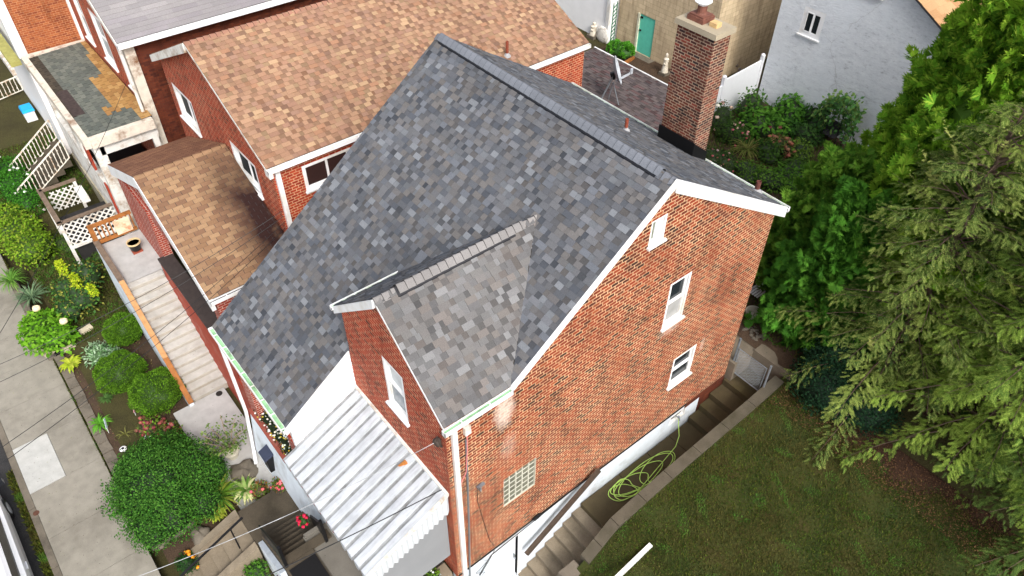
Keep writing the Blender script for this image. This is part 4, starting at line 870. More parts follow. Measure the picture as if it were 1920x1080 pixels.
# ================================================================ lattice deck
ld = thing('lattice_deck', 'white lattice screened deck with grey weathered rails', 'deck', (-21.5, -8.4, -2))
def lattice(m, a, b, z0, z1, st=.17):
    a = Vector((a[0], a[1], 0)); b = Vector((b[0], b[1], 0)); L = (b-a).length; d = (b-a)/L; H_ = z1-z0
    n = d.cross(Vector((0, 0, 1)))
    s = -H_
    while s < L:
        for sg in (1, -1):
            s0, s1 = s, s+H_; za, zb = (z0, z1) if sg == 1 else (z1, z0)
            def cl(s0, za, s1, zb):
                if s0 < 0: za += (zb-za)*(0-s0)/(s1-s0); s0 = 0
                if s1 > L: zb = za+(zb-za)*(L-s0)/(s1-s0); s1 = L
                return s0, za, s1, zb
            if s1 <= 0.02 or s0 >= L-.02: continue
            s0, za, s1, zb = cl(s0, za, s1, zb)
            m.bar(a+d*s0+Vector((0, 0, za))+n*(.008*sg), a+d*s1+Vector((0, 0, zb))+n*(.008*sg), .012, .055, up=n.cross(d) if False else (0, 0, 1))
        s += st
for (a, b, z0, z1) in (((-20.8, -9.48), (-20.8, -7.1), -1.42, -.27), ((-23.15, -9.3), (-23.15, -8.2), -1.2, -.3), ((-23.3, -9.48), (-20.8, -9.48), -1.42, -.27)):
    one('lattice_panel', WHITE_D, ld, lambda m: lattice(m, a, b, z0, z1, .25))
one('deck_rail', WOODG, ld, lambda m: (m.bar((-20.76, -9.55, -.22), (-20.76, -7.05, -.22), .13, .08), m.bar((-23.5, -9.48, -.22), (-20.7, -9.48, -.22), .18, .08), m.bar((-23.35, -9.5, -.22), (-23.35, -8.1, -.22), .14, .08)), split=True)
one('deck_rail', WHITE_D, ld, lambda m: (m.box(-20.84, -9.5, -1.5, -20.72, -7.08, -1.4), m.box(-22.9, -8.35, -.5, -21.9, -8.05, -.28)), split=True)
for (x, y) in ((-20.8, -9.48), (-20.8, -7.12), (-23.3, -9.48), (-23.3, -8.2)): one('deck_post', WHITE_D, ld, lambda m: m.box(x-.06, y-.06, -2.5, x+.06, y+.06, -.27))
one('deck_floor', plain('dark_deck', (44, 42, 42), .9, .2, 5), ld, lambda m: m.box(-22.6, -9.3, -2.3, -20.9, -7.15, -1.15))
# white iron railings and steps at the far left
IRON = plain('white_iron', (222, 216, 204), .7, .12, 8, dirt=(170, 130, 90))
def railing(label, a, b, h=.95, n=14, group='white iron stair railings'):
    a = Vector(a); b = Vector(b); t = thing('stair_railing', label, 'railing', a, group)
    z = Vector((0, 0, 1)); one('top_rail', IRON, t, lambda m: (m.bar(a+z*h, b+z*h, .05, .045), m.bar(a+z*.12, b+z*.12, .035, .035)))
    for k in range(n+1):
        p = a+(b-a)*k/n
        def bal(m):
            m.tube([p+z*.12, p+z*h], .018 if 0 < k < n else .03, 5)
            d = (b-a).normalized()*.055
            if 0 < k < n: m.tube([p+z*.72, p+z*.80+d*.8, p+z*.84+d*.2], .011, 4, False); m.tube([p+z*.36, p+z*.28-d*.8, p+z*.24-d*.2], .011, 4, False)
        one('baluster', IRON, t, bal)
ra, rb = G(42, 330, -1.9), G(118, 262, -.3)
railing('white scrolled iron railing on the outer side of the far left steps', G(52, 392, -2.0)+Vector((0, 0, .0)), G(132, 300, -.5), 1.0)
railing('white scrolled iron railing on the inner side of the far left steps', G(36, 348, -2.0), G(108, 262, -.5), 1.0)
railing('white iron yard railing at the left edge of the photo', G(-20, 200, -1.5), G(45, 172, -1.5), .85, 9)
t = thing('porch_steps', 'dark steps between the two white iron railings', 'steps', (-27, -8, -2))
p0, p1, p2, p3 = G(52, 392, -2.0), G(132, 300, -.5), G(36, 348, -2.0), G(108, 262, -.5)
for k in range(6):
    f0, f1 = k/6, (k+1)/6; a, b, c, d = p0.lerp(p1, f0), p0.lerp(p1, f1), p2.lerp(p3, f1), p2.lerp(p3, f0); z = -2.0+1.5*f1
    one('tread', M_STEPD, t, lambda m: m.hexa([(a.x, a.y, z-.3), (b.x, b.y, z-.3), (c.x, c.y, z-.3), (d.x, d.y, z-.3), (a.x, a.y, z), (b.x, b.y, z), (c.x, c.y, z), (d.x, d.y, z)]))
bb = G(60, 222, -1.55)
t = thing('storage_bin', 'bright blue lidded bin beside the white porch', 'bin', bb)
BLUE = plain('bright_blue_plastic', (22, 160, 220), .4, .08)
one('bin_lid', BLUE, t, lambda m: m.hexa([(bb.x-.4, bb.y-.3, bb.z+.5), (bb.x+.35, bb.y-.3, bb.z+.5), (bb.x+.35, bb.y+.25, bb.z+.5), (bb.x-.4, bb.y+.25, bb.z+.5), (bb.x-.36, bb.y-.26, bb.z+.62), (bb.x+.31, bb.y-.26, bb.z+.62), (bb.x+.31, bb.y+.21, bb.z+.62), (bb.x-.36, bb.y+.21, bb.z+.62)]))
one('bin_body', plain('white_plastic', (214, 214, 214), .5), t, lambda m: (m.box(bb.x-.36, bb.y-.26, bb.z, bb.x+.31, bb.y+.21, bb.z+.5)))
# ================================================================ vegetation
def qmesh(name, V, C, parent, mat=LEAF, tri=False):
    """V (N,4,3) quads in world space, C (N,3) linear colours -> one mesh"""
    V = np.asarray(V, float)-np.array(wloc(parent)) if parent is not None else np.asarray(V, float)
    N_ = len(V); me = bpy.data.meshes.new(name)
    me.vertices.add(N_*4); me.vertices.foreach_set('co', V.reshape(-1))
    me.loops.add(N_*4); me.loops.foreach_set('vertex_index', np.arange(N_*4))
    me.polygons.add(N_); me.polygons.foreach_set('loop_start', np.arange(N_)*4); me.polygons.foreach_set('loop_total', np.full(N_, 4))
    me.update(calc_edges=True)
    ca = me.color_attributes.new('Col', 'FLOAT_COLOR', 'CORNER')
    ca.data.foreach_set('color', np.repeat(np.c_[C, np.ones(N_)], 4, axis=0).reshape(-1))
    o = bpy.data.objects.new(name, me); COL.objects.link(o); me.materials.append(mat)
    if parent is not None: o.parent = parent
    return o
def unit(a): return a/np.maximum(np.linalg.norm(a, axis=-1, keepdims=True), 1e-9)
def leafq(P, D, N, L, W):
    """diamond leaf quads: base P, direction D, normal N, length L, width W"""
    D = unit(D); S = unit(np.cross(D, N)); L = L[:, None]; W = W[:, None]
    return np.stack([P, P+D*L*.45+S*W*.5, P+D*L, P+D*L*.45-S*W*.5], 1)
def pickcol(cols, n, var=.15):
    c = np.array([lin(x) for x in cols]); return c[RNG.integers(0, len(c), n)]*RNG.uniform(1-var, 1+var, (n, 1))
def sphere_dirs(n): return unit(RNG.normal(size=(n, 3)))
def shrub(name, label, cat, lobes, cols, leaf=.07, dens=900, core=(40, 60, 28), group=None, aspect=.55, stem=True, up=.25, flower=None, corescale=.78, base=None, jitter=.16, coremat=None):
    """lobes: list of (x, y, z, rx, ry, rz) in world space"""
    lobes = [tuple(map(float, l)) for l in lobes]
    bx = base or (sum(l[0] for l in lobes)/len(lobes), sum(l[1] for l in lobes)/len(lobes), min(l[2]-l[5] for l in lobes))
    root = thing(name, label, cat, bx, group)
    PP = []; NN = []
    for l in lobes:
        c, r = np.array(l[:3]), np.array(l[3:]); n = int(dens*(r[0]*r[1]+r[1]*r[2]+r[0]*r[2])/3*4)
        d = sphere_dirs(n); d[:, 2] = np.where(d[:, 2] < -.5, -d[:, 2], d[:, 2]); rad = RNG.uniform(1-jitter*2, 1+jitter*.6, (n, 1))
        p = c+d*r*rad; keep = np.ones(n, bool)
        for l2 in lobes:
            if l2 is l: continue
            q_ = (p-np.array(l2[:3]))/np.array(l2[3:]); keep &= (np.linalg.norm(q_, axis=1) > .8)
        PP.append(p[keep]); NN.append(unit(d/r)[keep])
    P = np.concatenate(PP); Nn = np.concatenate(NN); n = len(P)
    nor = unit(Nn+RNG.normal(size=(n, 3))*.55+np.array([0, 0, up])); rd = RNG.normal(size=(n, 3)); dr_ = unit(rd-nor*np.sum(rd*nor, 1, keepdims=True)+Nn*.3+np.array([0, 0, -.1]))
    L = RNG.uniform(.7, 1.3, n)*leaf
    qmesh('foliage', leafq(P, dr_, nor, L, L*aspect), pickcol(cols, n), root)
    m = MB(); m.cur = lin(core)  # solid core, darker than the leaves: inner shade put into its colour
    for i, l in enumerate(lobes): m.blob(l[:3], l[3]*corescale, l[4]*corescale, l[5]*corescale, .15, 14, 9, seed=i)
    m.build('shaded_core', ATTR, root, smooth=True, colours=True)
    if flower:
        fc, cnt, fr = flower; f = RNG.choice(n, min(cnt, n), replace=False); fm = MB()
        for k in f:
            fm.cur = tuple(x*random.uniform(.85, 1.1) for x in lin(random.choice(fc))); p = P[k]+Nn[k]*.02
            fm.blob(p, fr, fr, fr*.7, .25, 8, 5, seed=int(k))
        fo = fm.build('flower_heads', ATTR, root, smooth=True, colours=True)
        fo['kind'] = 'stuff'
    return root
def straps(name, label, base, n, L, W, cols, group=None, cat='plant', spread=1.0, lift=.9, flower=None, segs=4, tip=None):
    """arching strap leaves from one base"""
    root = thing(name, label, cat, base, group); b = np.array(base); V = []; C = []
    for i in range(n):
        a = RNG.uniform(0, 2*np.pi); l = L*RNG.uniform(.6, 1.15); w_ = W*RNG.uniform(.7, 1.2); out = np.array([math.cos(a), math.sin(a), 0]); side = np.array([-math.sin(a), math.cos(a), 0])
        el = RNG.uniform(.5, 1.3)*lift; pts = [b+out*RNG.uniform(0, .05)]
        for k in range(segs):
            pts.append(pts[-1]+(out*math.cos(el)*spread+np.array([0, 0, math.sin(el)]))*l/segs); el -= RNG.uniform(.35, .6)
        c = pickcol(cols, 1)[0]
        ws = [w_*math.sin(math.pi*(.18+.82*k/segs))+.002 for k in range(segs+1)]
        for k in range(segs):
            V.append([pts[k]-side*ws[k]/2, pts[k]+side*ws[k]/2, pts[k+1]+side*ws[k+1]/2, pts[k+1]-side*ws[k+1]/2]); C.append(c if tip is None or k < segs-1 else np.array(lin(tip)))
    qmesh('leaves', np.array(V), np.array(C), root)
    if flower:
        fc, cnt, fr, hh = flower; fm = MB()
        for k in range(cnt):
            a = random.uniform(0, 6.28); r_ = random.uniform(0, L*.6); fm.cur = lin(random.choice(fc)); fm.blob((b[0]+r_*math.cos(a), b[1]+r_*math.sin(a), b[2]+hh*random.uniform(.7, 1.1)), fr, fr, fr*.7, .25, 7, 5, seed=k)
        fo = fm.build('flowers', ATTR, root, smooth=True, colours=True); fo['kind'] = 'stuff'
    return root
def spray_template(kind, seed):
    r = np.random.default_rng(seed); Q = []   # local frame: x along the spray, y side, z up (flat)
    if kind == 'hemlock':
        n = 11
        for i in range(n):
            t = .1+.9*i/n; L = .34*(1-t*.75)+.05
            for s in (-1, 1):
                a = r.uniform(.65, 1.0)*s; d = np.array([math.cos(a), math.sin(a), r.uniform(-.25, .05)]); sd = np.array([-d[1], d[0], 0]); p = np.array([t, 0, -t*t*.22]); w_ = .045
                Q.append([p, p+d*L*.5+sd*w_/2, p+d*L, p+d*L*.5-sd*w_/2])
        Q.append([[0, -.012, 0], [.5, -.02, -.05], [1.08, 0, -.28], [.5, .02, -.05]])
    else:
        for i in range(9):
            a = (i-4)/4*1.0+r.uniform(-.1, .1); L = 1-.35*abs(a); d = np.array([math.cos(a), math.sin(a), r.uniform(-.2, .2)]); sd = np.array([-d[1], d[0], r.uniform(-.4, .4)]); w_ = .16
            p = np.array([0., 0, 0]); Q.append([p, p+d*L*.6+sd*w_/2, p+d*L, p+d*L*.6-sd*w_/2])
            for s in (-1, 1):
                a2 = a+s*.55; d2 = np.array([math.cos(a2), math.sin(a2), r.uniform(-.2, .2)]); p2 = d*L*.45; s2 = np.array([-d2[1], d2[0], .3])
                Q.append([p2, p2+d2*.2+s2*.05, p2+d2*.42, p2+d2*.2-s2*.05])
    return np.array(Q, float)
TPL = {k: [spray_template(k, s) for s in range(5)] for k in ('hemlock', 'cedar')}
def place(kind, P, X, Z, S, C, tipc=None):
    X = unit(X); Y = unit(np.cross(Z, X)); Z = np.cross(X, Y); V = []; CC = []
    which = RNG.integers(0, 5, len(P))
    for w_ in range(5):
        i = np.where(which == w_)[0]; T = TPL[kind][w_]
        M = np.stack([X[i], Y[i], Z[i]], 1)*S[i][:, None, None]      # rows are axes
        q_ = np.einsum('abk,nkc->nabc', T, M)+P[i][:, None, None, :]
        V.append(q_.reshape(-1, 4, 3)); c = np.repeat(C[i], len(T), axis=0)
        if tipc is not None:
            tx = np.tile(T[:, 2, 0], len(i)); mk = (RNG.random(len(c)) < np.clip((tx-.55)*1.2, 0, .7)); c = c.copy(); c[mk] = c[mk]*.45+np.array(tipc)*.55
        CC.append(c*RNG.uniform(.85, 1.15, (len(c), 1)))
    return np.concatenate(V), np.concatenate(CC)
def hemlock(label, base, H_, R0, cols, tip, nl=120, per=30, seed=1, lean=(0, 0), group='evergreen trees by the lawn', zmin=.05, size=.42, bare=3):
    rn = np.random.default_rng(seed); b = np.array(base, float); root = thing('hemlock_tree', label, 'tree', base, group)
    tr = MB(); top = b+np.array([lean[0], lean[1], H_])
    tr.tube([b-np.array([0, 0, .3]), b+(top-b)*.5, top], [.17, .1, .02], 8)
    P = []; X = []; Z = []; S = []; C = []; cols_ = np.array([lin(c) for c in cols])
    for i in range(nl):
        f = zmin+(1-zmin)*((i+rn.random())/nl)**.9; a = i*2.39996+rn.uniform(-.3, .3)
        L = R0*(1-f)**.75*rn.uniform(.55, 1.2)+.25; el = rn.uniform(-.2, .35)+f*.6
        p = b+(top-b)*f; out = np.array([math.cos(a), math.sin(a), 0]); pts = [p]; ns = 7
        for k in range(ns):
            pts.append(pts[-1]+(out*math.cos(el)+np.array([0, 0, math.sin(el)]))*L/ns); el -= rn.uniform(.02, .16); a += rn.uniform(-.07, .07); out = np.array([math.cos(a), math.sin(a), 0])
        pts = np.array(pts)
        tr.tube([tuple(q_) for q_ in pts], [max(.006, .035*(1-k/ns))*min(1, L) for k in range(ns+1)], 4, False)
        n = max(5, int(per*L/R0*1.6)); lc = cols_[rn.integers(0, len(cols_))]*rn.uniform(.8, 1.2)
        side = np.array([-out[1], out[0], 0])
        for j in range(n):
            t = rn.uniform(.18, 1)**.7; kf = t*ns; k = min(int(kf), ns-1); q_ = pts[k]+(pts[k+1]-pts[k])*(kf-k); dl = unit(pts[k+1]-pts[k])
            s = rn.choice([-1, 1])*rn.uniform(.25, 1.25); x = dl*math.cos(s)+side*math.sin(s)+np.array([0, 0, rn.uniform(-.45, .08)])
            wf = (.75-.45*t)*min(1, L/2.2); P.append(q_+side*math.sin(s)*rn.uniform(0, wf)+dl*rn.uniform(-.1, .15)+np.array([0, 0, rn.normal()*.07-.12*abs(math.sin(s))*rn.random()])); X.append(x); Z.append(np.array([rn.normal()*.3, rn.normal()*.3, 1])); S.append(size*rn.uniform(.6, 1.25)*(1.1-.3*t)); C.append(lc*rn.uniform(.8, 1.2)*(cols_[rn.integers(0, len(cols_))]/lc*.35+.65) if True else lc)
    for i in range(26):          # upright pale leaders that curve out of the crown
        f = rn.uniform(.25, .95); a = rn.uniform(0, 6.28); r_ = R0*(1-f)**.75*rn.uniform(.45, .95); q0 = b+(top-b)*f+np.array([math.cos(a)*r_, math.sin(a)*r_, .1]); L = rn.uniform(.7, 1.5)
        dv = unit(np.array([math.cos(a)*.5, math.sin(a)*.5, 1.0])); q1 = q0
        for j in range(34):
            t = j/34; q1 = q0+dv*L*t+np.array([math.cos(a), math.sin(a), 0])*.25*t*t; an = rn.uniform(0, 6.28)
            P.append(q1); X.append(dv*.5+np.array([math.cos(an), math.sin(an), rn.uniform(-.1, .4)])*1.0); Z.append(np.array([rn.normal(), rn.normal(), .6])); S.append(size*(1.0-.7*t)*rn.uniform(.6, 1)); C.append(np.array(lin(tip))*rn.uniform(.5, .9)*(.6+.4*t))
    V, CC = place('hemlock', np.array(P), np.array(X), unit(np.array(Z)), np.array(S), np.array(C), lin(tip))
    tr.build('trunk', BARK, root); qmesh('crown', V, CC, root)
    return root
def cedar(label, base, H_, R0, cols, n=5200, seed=1, group='evergreen trees by the lawn', size=.42, name='arborvitae_tree', p=.62, tipc=(150, 176, 60), lumps=7, zlow=.02):
    rn = np.random.default_rng(seed); b = np.array(base, float); root = thing(name, label, 'tree', base, group); cols_ = np.array([lin(c) for c in cols])
    ph = rn.uniform(0, 6.28, 6)
    def env(f, a): 
        q_ = R0*np.clip(np.minimum(f/.12+.55, 1), 0, 1)*(1-f)**p
        return q_*(1+.16*np.sin(3*a+ph[0]+f*9)+.12*np.sin(5*a-f*14+ph[1])+.10*np.sin(f*31+2*a+ph[2]))
    f = rn.beta(1.0, 1.35, n)*(1-zlow)+zlow; a = rn.uniform(0, 6.28, n); r = env(f, a)*rn.uniform(.72, 1.06, n)
    P = b+np.stack([np.cos(a)*r, np.sin(a)*r, f*H_], 1); out = np.stack([np.cos(a), np.sin(a), np.zeros(n)], 1)
    # upright plumes: gather the sprays round many rising shoots that stick out of the envelope
    npl = int(n/38); pf = rn.beta(1.0, 1.3, npl)*(1-zlow)+zlow; pa = rn.uniform(0, 6.28, npl); pr = env(pf, pa)*rn.uniform(.86, 1.12, npl); pl_ = rn.uniform(.5, 1.25, npl)*R0*.30+.25
    k_ = rn.integers(0, npl, n); t_ = rn.random(n)
    po = np.stack([np.cos(pa), np.sin(pa), np.zeros(npl)], 1)
    pb = b+np.stack([np.cos(pa)*pr*.8, np.sin(pa)*pr*.8, pf*H_], 1); pd = unit(po*.55+np.array([0, 0, 1])*.8+rn.normal(size=(npl, 3))*.18)
    wid = (.05+.22*np.sin(np.pi*np.clip(t_*.9+.08, 0, 1)))*pl_[k_]
    PL = pb[k_]+pd[k_]*(t_*pl_[k_])[:, None]+rn.normal(size=(n, 3))*(wid*.6)[:, None]
    use = rn.random(n) < .72; P[use] = PL[use]; out[use] = unit(po[k_]+rn.normal(size=(n, 3))*.5)[use]
    X = unit(out*rn.uniform(.5, 1.1, (n, 1))+np.array([0, 0, 1])*rn.uniform(.15, 1.0, (n, 1))+rn.normal(size=(n, 3))*.3)
    Zr = np.cross(X, out+rn.normal(size=(n, 3))*.6); Z = unit(Zr)
    V, CC = place('cedar', P, X, Z, size*rn.uniform(.6, 1.25, n), cols_[rn.integers(0, len(cols_), n)]*rn.uniform(.8, 1.2, (n, 1)), lin(tipc))
    tr = MB(); tr.tube([b-np.array([0, 0, .3]), b+np.array([0, 0, H_*.9])], [.16, .03], 8)
    for k in range(60):
        ff = rn.uniform(.05, .85); aa = rn.uniform(0, 6.28); rr = env(ff, aa)*.85; q0 = b+np.array([0, 0, H_*ff*.92]); tr.tube([tuple(q0), tuple(q0+np.array([math.cos(aa)*rr, math.sin(aa)*rr, .35]))], [.03, .008], 4, False)
    tr.build('trunk', BARK, root); cr = qmesh('crown', V, CC, root)
    m = MB(); m.cur = tuple(cols_[0]*.7); seg, rg = 18, 12; g = []  # inner cone in a darkened leaf green: crown shade is in the colour
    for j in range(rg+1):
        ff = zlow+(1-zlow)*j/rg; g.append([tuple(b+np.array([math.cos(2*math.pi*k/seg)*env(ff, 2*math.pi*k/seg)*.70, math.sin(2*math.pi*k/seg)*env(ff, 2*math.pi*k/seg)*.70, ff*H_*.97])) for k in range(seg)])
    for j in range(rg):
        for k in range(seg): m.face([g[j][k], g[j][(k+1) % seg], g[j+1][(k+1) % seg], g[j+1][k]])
    m.build('shaded_inner_foliage', ATTR, cr, colours=True, smooth=True)
    return root
# --- the evergreens at the right
BRG = [(106, 154, 42), (122, 170, 46), (88, 134, 38), (138, 180, 54)]
MIDG = [(82, 138, 46), (70, 122, 42), (96, 150, 52)]
HEM = [(110, 132, 64), (96, 118, 58), (80, 104, 52), (128, 146, 70), (66, 90, 46)]
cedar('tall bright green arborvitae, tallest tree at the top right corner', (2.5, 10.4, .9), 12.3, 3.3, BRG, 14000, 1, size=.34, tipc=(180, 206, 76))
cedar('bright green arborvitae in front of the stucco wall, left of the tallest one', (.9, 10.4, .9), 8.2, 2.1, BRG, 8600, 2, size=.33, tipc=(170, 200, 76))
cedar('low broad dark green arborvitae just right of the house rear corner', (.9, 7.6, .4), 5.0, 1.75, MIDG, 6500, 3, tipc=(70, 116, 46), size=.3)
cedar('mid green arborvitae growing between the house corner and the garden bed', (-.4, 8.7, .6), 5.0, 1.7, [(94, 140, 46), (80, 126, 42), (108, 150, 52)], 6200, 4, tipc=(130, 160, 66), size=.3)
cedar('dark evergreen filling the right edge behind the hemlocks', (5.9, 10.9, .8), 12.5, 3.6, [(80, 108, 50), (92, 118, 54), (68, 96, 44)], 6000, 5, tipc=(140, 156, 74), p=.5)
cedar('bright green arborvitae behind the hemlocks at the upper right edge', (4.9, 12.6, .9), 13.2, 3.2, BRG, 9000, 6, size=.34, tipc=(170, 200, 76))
hemlock('olive hemlock with long tan tipped branches reaching towards the house', (3.3, 7.5, .3), 9.3, 3.7, HEM, (196, 206, 116), 180, 100, 1, size=.23)
hemlock('large yellow green hemlock at the right edge with drooping lit sprays', (6.3, 7.3, .3), 9.4, 3.6, [(116, 146, 60), (98, 128, 56), (80, 110, 50), (136, 164, 68)], (196, 216, 104), 190, 112, 2, size=.225)
hemlock('dark lower hemlock at the bottom right of the tree row', (9.4, 6.5, .2), 7.0, 3.7, [(88, 116, 56), (74, 100, 50), (104, 130, 60)], (150, 174, 88), 160, 100, 3, size=.225)
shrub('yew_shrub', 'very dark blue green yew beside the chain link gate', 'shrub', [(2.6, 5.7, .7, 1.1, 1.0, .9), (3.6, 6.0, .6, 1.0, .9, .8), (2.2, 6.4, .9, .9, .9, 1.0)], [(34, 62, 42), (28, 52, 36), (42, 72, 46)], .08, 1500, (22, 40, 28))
# mulch below the trees
mu = sheet('mulch', M_MULCH, 1.56, 30, 3.6, 12, lambda x, y: curbz(y)-.06+max(-.10, min(.07, (y-(5.15+.35*math.sin(x*.9)+.15*math.sin(x*3.1)+.07*math.sin(x*9)))*.12)), 160, 70, .008)
# grass tufts on the lawn
def tufts(n, x0, x1, y0, y1, zf, cols, L, name, par=None):
    x = RNG.uniform(x0, x1, n); y = RNG.uniform(y0, y1, n); z = np.array([zf(a, b) for a, b in zip(x, y)])
    D = unit(np.stack([RNG.normal(size=n)*.5, RNG.normal(size=n)*.5, np.ones(n)], 1)); N_ = unit(RNG.normal(size=(n, 3)))
    Ls = RNG.uniform(.5, 1.3, n)*L
    # colour drifts in patches
    pat = .5+.5*np.sin(x*1.9+np.sin(y*1.3)*2)*np.sin(y*2.3+x*.7)
    cc = pickcol(cols, n, .25); dry = np.array(lin((104, 90, 56))); pat2 = np.sin(x*.8+1.7*np.sin(y*.7+1))*np.sin(y*.9-x*.35)+.35*np.sin(x*2.7+y*1.9); k = (RNG.random(n) < np.clip(.15+.25*pat+.45*(pat2 > .25)+.25*(y > 3.5), 0, .95))[:, None]; cc = np.where(k, cc*.4+dry*.6, cc); k2 = (np.sin(x*3.7+2*np.sin(y*2.9))*np.sin(y*4.1+x*1.3) > .72)[:, None]; cc = np.where(k2, cc*.6+np.array(lin((84, 140, 56)))*.5, cc)
    o = qmesh(name, leafq(np.stack([x, y, z-.01], 1), D, N_, Ls, Ls*.22), cc, None); o['kind'] = 'stuff'; o['label'] = 'short patchy green and brown lawn grass'; o['category'] = 'grass'; return o
tufts(120000, 1.56, 9.5, -4.2, 5.6, lambda x, y: curbz(y)-.06+.012*(math.sin(x*3.1+y*1.7)+math.sin(y*4.3-x*2.2)), [(80, 102, 38), (64, 88, 34), (100, 112, 44), (52, 74, 32)], .08, 'grass')

# --- front garden
def gz(x, y): return bed(x, y)+.02
def ball(label, px, py, r, seed, rz=None):
    p = G(px, py, -1.75); z0 = gz(p.x, p.y)
    n = 9000; root = thing('ball_shrub', label, 'shrub', (p.x, p.y, z0), 'clipped ball shrubs beside the stairs'); rn = np.random.default_rng(seed)
    d = unit(rn.normal(size=(n, 3))); d[:, 2] = np.abs(d[:, 2])*1.0-.35*(rn.random(n) < .4); d = unit(d)
    a = np.arctan2(d[:, 1], d[:, 0]); lump = 1+.05*np.sin(4*a+3*d[:, 2]+seed)+.04*np.sin(7*a-5*d[:, 2]+seed*2)+.03*np.sin(9*d[:, 2]+2*a)
    hz = (p.z-z0)*.62+r*.3; c = np.array([p.x, p.y, z0+hz*.75]); sc = np.array([r, r, hz])
    P = c+d*sc*(lump*rn.uniform(.93, 1.02, n))[:, None]
    D = unit(d+rn.normal(size=(n, 3))*.6); N_ = unit(rn.normal(size=(n, 3)))
    Ls = rn.uniform(.04, .075, n); qmesh('foliage', leafq(P, D, N_, Ls, Ls*.6), pickcol([(82, 122, 32), (96, 138, 36), (68, 106, 30), (106, 148, 44)], n), root)
    m = MB(); m.cur = lin((44, 70, 20)); m.blob(c, r*.93, r*.93, hz*.93, .06, 20, 12, seed); m.build('shaded_core', ATTR, root, smooth=True, colours=True)  # solid ball below the leaves, its dark green carries the inner shade
ball('smallest clipped round green shrub, beside the upper stairs', 228, 612, .62, 1)
ball('middle clipped round green shrub next to the silvery plant', 222, 692, .76, 2)
ball('largest clipped round green shrub nearest the patio', 291, 730, .82, 3)
c = G(300, 905, -1.6)
shrub('round_shrub', 'big loose dark green leafy shrub beside the sidewalk', 'shrub', [(c.x, c.y, -1.75, 1.25, 1.2, 1.05), (c.x-.9, c.y+.35, -1.9, .9, .85, .8), (c.x+.8, c.y-.1, -1.9, .95, .85, .85), (c.x+.1, c.y+.95, -1.8, 1.0, .75, .85), (c.x-.3, c.y-.7, -2.0, .95, .75, .75), (c.x-.6, c.y-.1, -1.5, .8, .8, .75), (c.x+.9, c.y-.75, -2.1, .7, .6, .6), (c.x+1.25, c.y+.75, -1.9, .5, .5, .55), (c.x-1.45, c.y+.9, -2.1, .42, .4, .42), (c.x+.4, c.y+1.45, -1.85, .45, .38, .5), (c.x-1.3, c.y-.55, -2.0, .45, .42, .4)],
      [(54, 98, 36), (66, 114, 42), (42, 80, 32), (78, 126, 48), (92, 142, 56)], .066, 2800, (22, 38, 18), jitter=.26)
bs = COL.objects['round_shrub']; n = 1800; A = RNG.uniform(0, 6.28, n//20).repeat(20); el = np.abs(RNG.normal(.35, .4, n//20)).repeat(20); tt = RNG.random(n//20*20); n = len(tt)
rr = 1.15+tt*.55; Pp = np.stack([c.x+np.cos(A)*np.cos(el)*rr*1.12, c.y+np.sin(A)*np.cos(el)*rr*1.05, -2.1+np.sin(el)*rr*.95], 1)+RNG.normal(size=(n, 3))*.05
qmesh('outer_sprigs', leafq(Pp, RNG.normal(size=(n, 3)), unit(RNG.normal(size=(n, 3))+np.array([0, 0, .8])), RNG.uniform(.06, .11, n), RNG.uniform(.035, .06, n)), pickcol([(60, 110, 38), (76, 130, 44), (48, 92, 34)], n), bs)
c = G(80, 615, -1.9)
shrub('hydrangea_bush', 'bright green hydrangea with two cream flower heads by the sidewalk', 'shrub', [(c.x, c.y, -2.1, .95, .8, .6), (c.x+.5, c.y+.3, -2.1, .7, .6, .55), (c.x-.5, c.y-.1, -2.15, .6, .6, .5)], [(96, 150, 34), (112, 166, 42), (82, 132, 32), (126, 176, 54)], .17, 330, (50, 80, 24), aspect=.65, up=.9)
for pxy, lb in (((68, 578), 'cream hydrangea flower head nearer the sidewalk'), ((119, 602), 'cream hydrangea flower head further right on the bush')):
    p = G(*pxy, -1.5)
    t = COL.objects['hydrangea_bush']; one('flower_head', plain('cream_bloom', (226, 206, 168), .8, .15, 30, bump=.5), t, lambda m: m.blob(tuple(p), .14, .14, .11, .12, 12, 8, 3), smooth=True)
c = G(135, 545, -1.9)
shrub('garden_shrub', 'tall mixed green shrub with yellow leaved upper twigs', 'shrub', [(c.x, c.y, -1.9, .8, .7, .6), (c.x+.7, c.y+.2, -1.8, .7, .6, .6), (c.x-.2, c.y+.7, -1.7, .6, .6, .6), (c.x+.9, c.y-.4, -2.0, .5, .5, .5)], [(66, 104, 52), (78, 118, 52), (56, 92, 48), (150, 150, 70)], .13, 420, (44, 62, 36), jitter=.3, up=.6)
c = G(125, 520, -1.3)
shrub('yellow_shrub', 'lime yellow leafy twigs above the mixed green shrub', 'shrub', [(c.x-.6, c.y, -1.25, .5, .16, .14), (c.x+.6, c.y+.2, -1.15, .5, .15, .14), (c.x+1.3, c.y+.5, -1.3, .35, .14, .13)], [(176, 196, 40), (196, 206, 56), (150, 178, 40)], .1, 1100, (120, 130, 40), corescale=.3)
straps('yucca_plant', 'spiky grey green yucca rosette at the sidewalk edge', G(62, 560, -2.2), 90, .75, .045, [(112, 138, 104), (126, 150, 112), (96, 124, 92)], spread=1, lift=1.0, segs=3)
straps('grass_clump', 'bright green strappy grass clump at the far left sidewalk edge', G(22, 528, -2.3), 80, .8, .035, [(104, 150, 60), (120, 160, 70), (88, 132, 54)])
c = G(40, 440, -1.8)
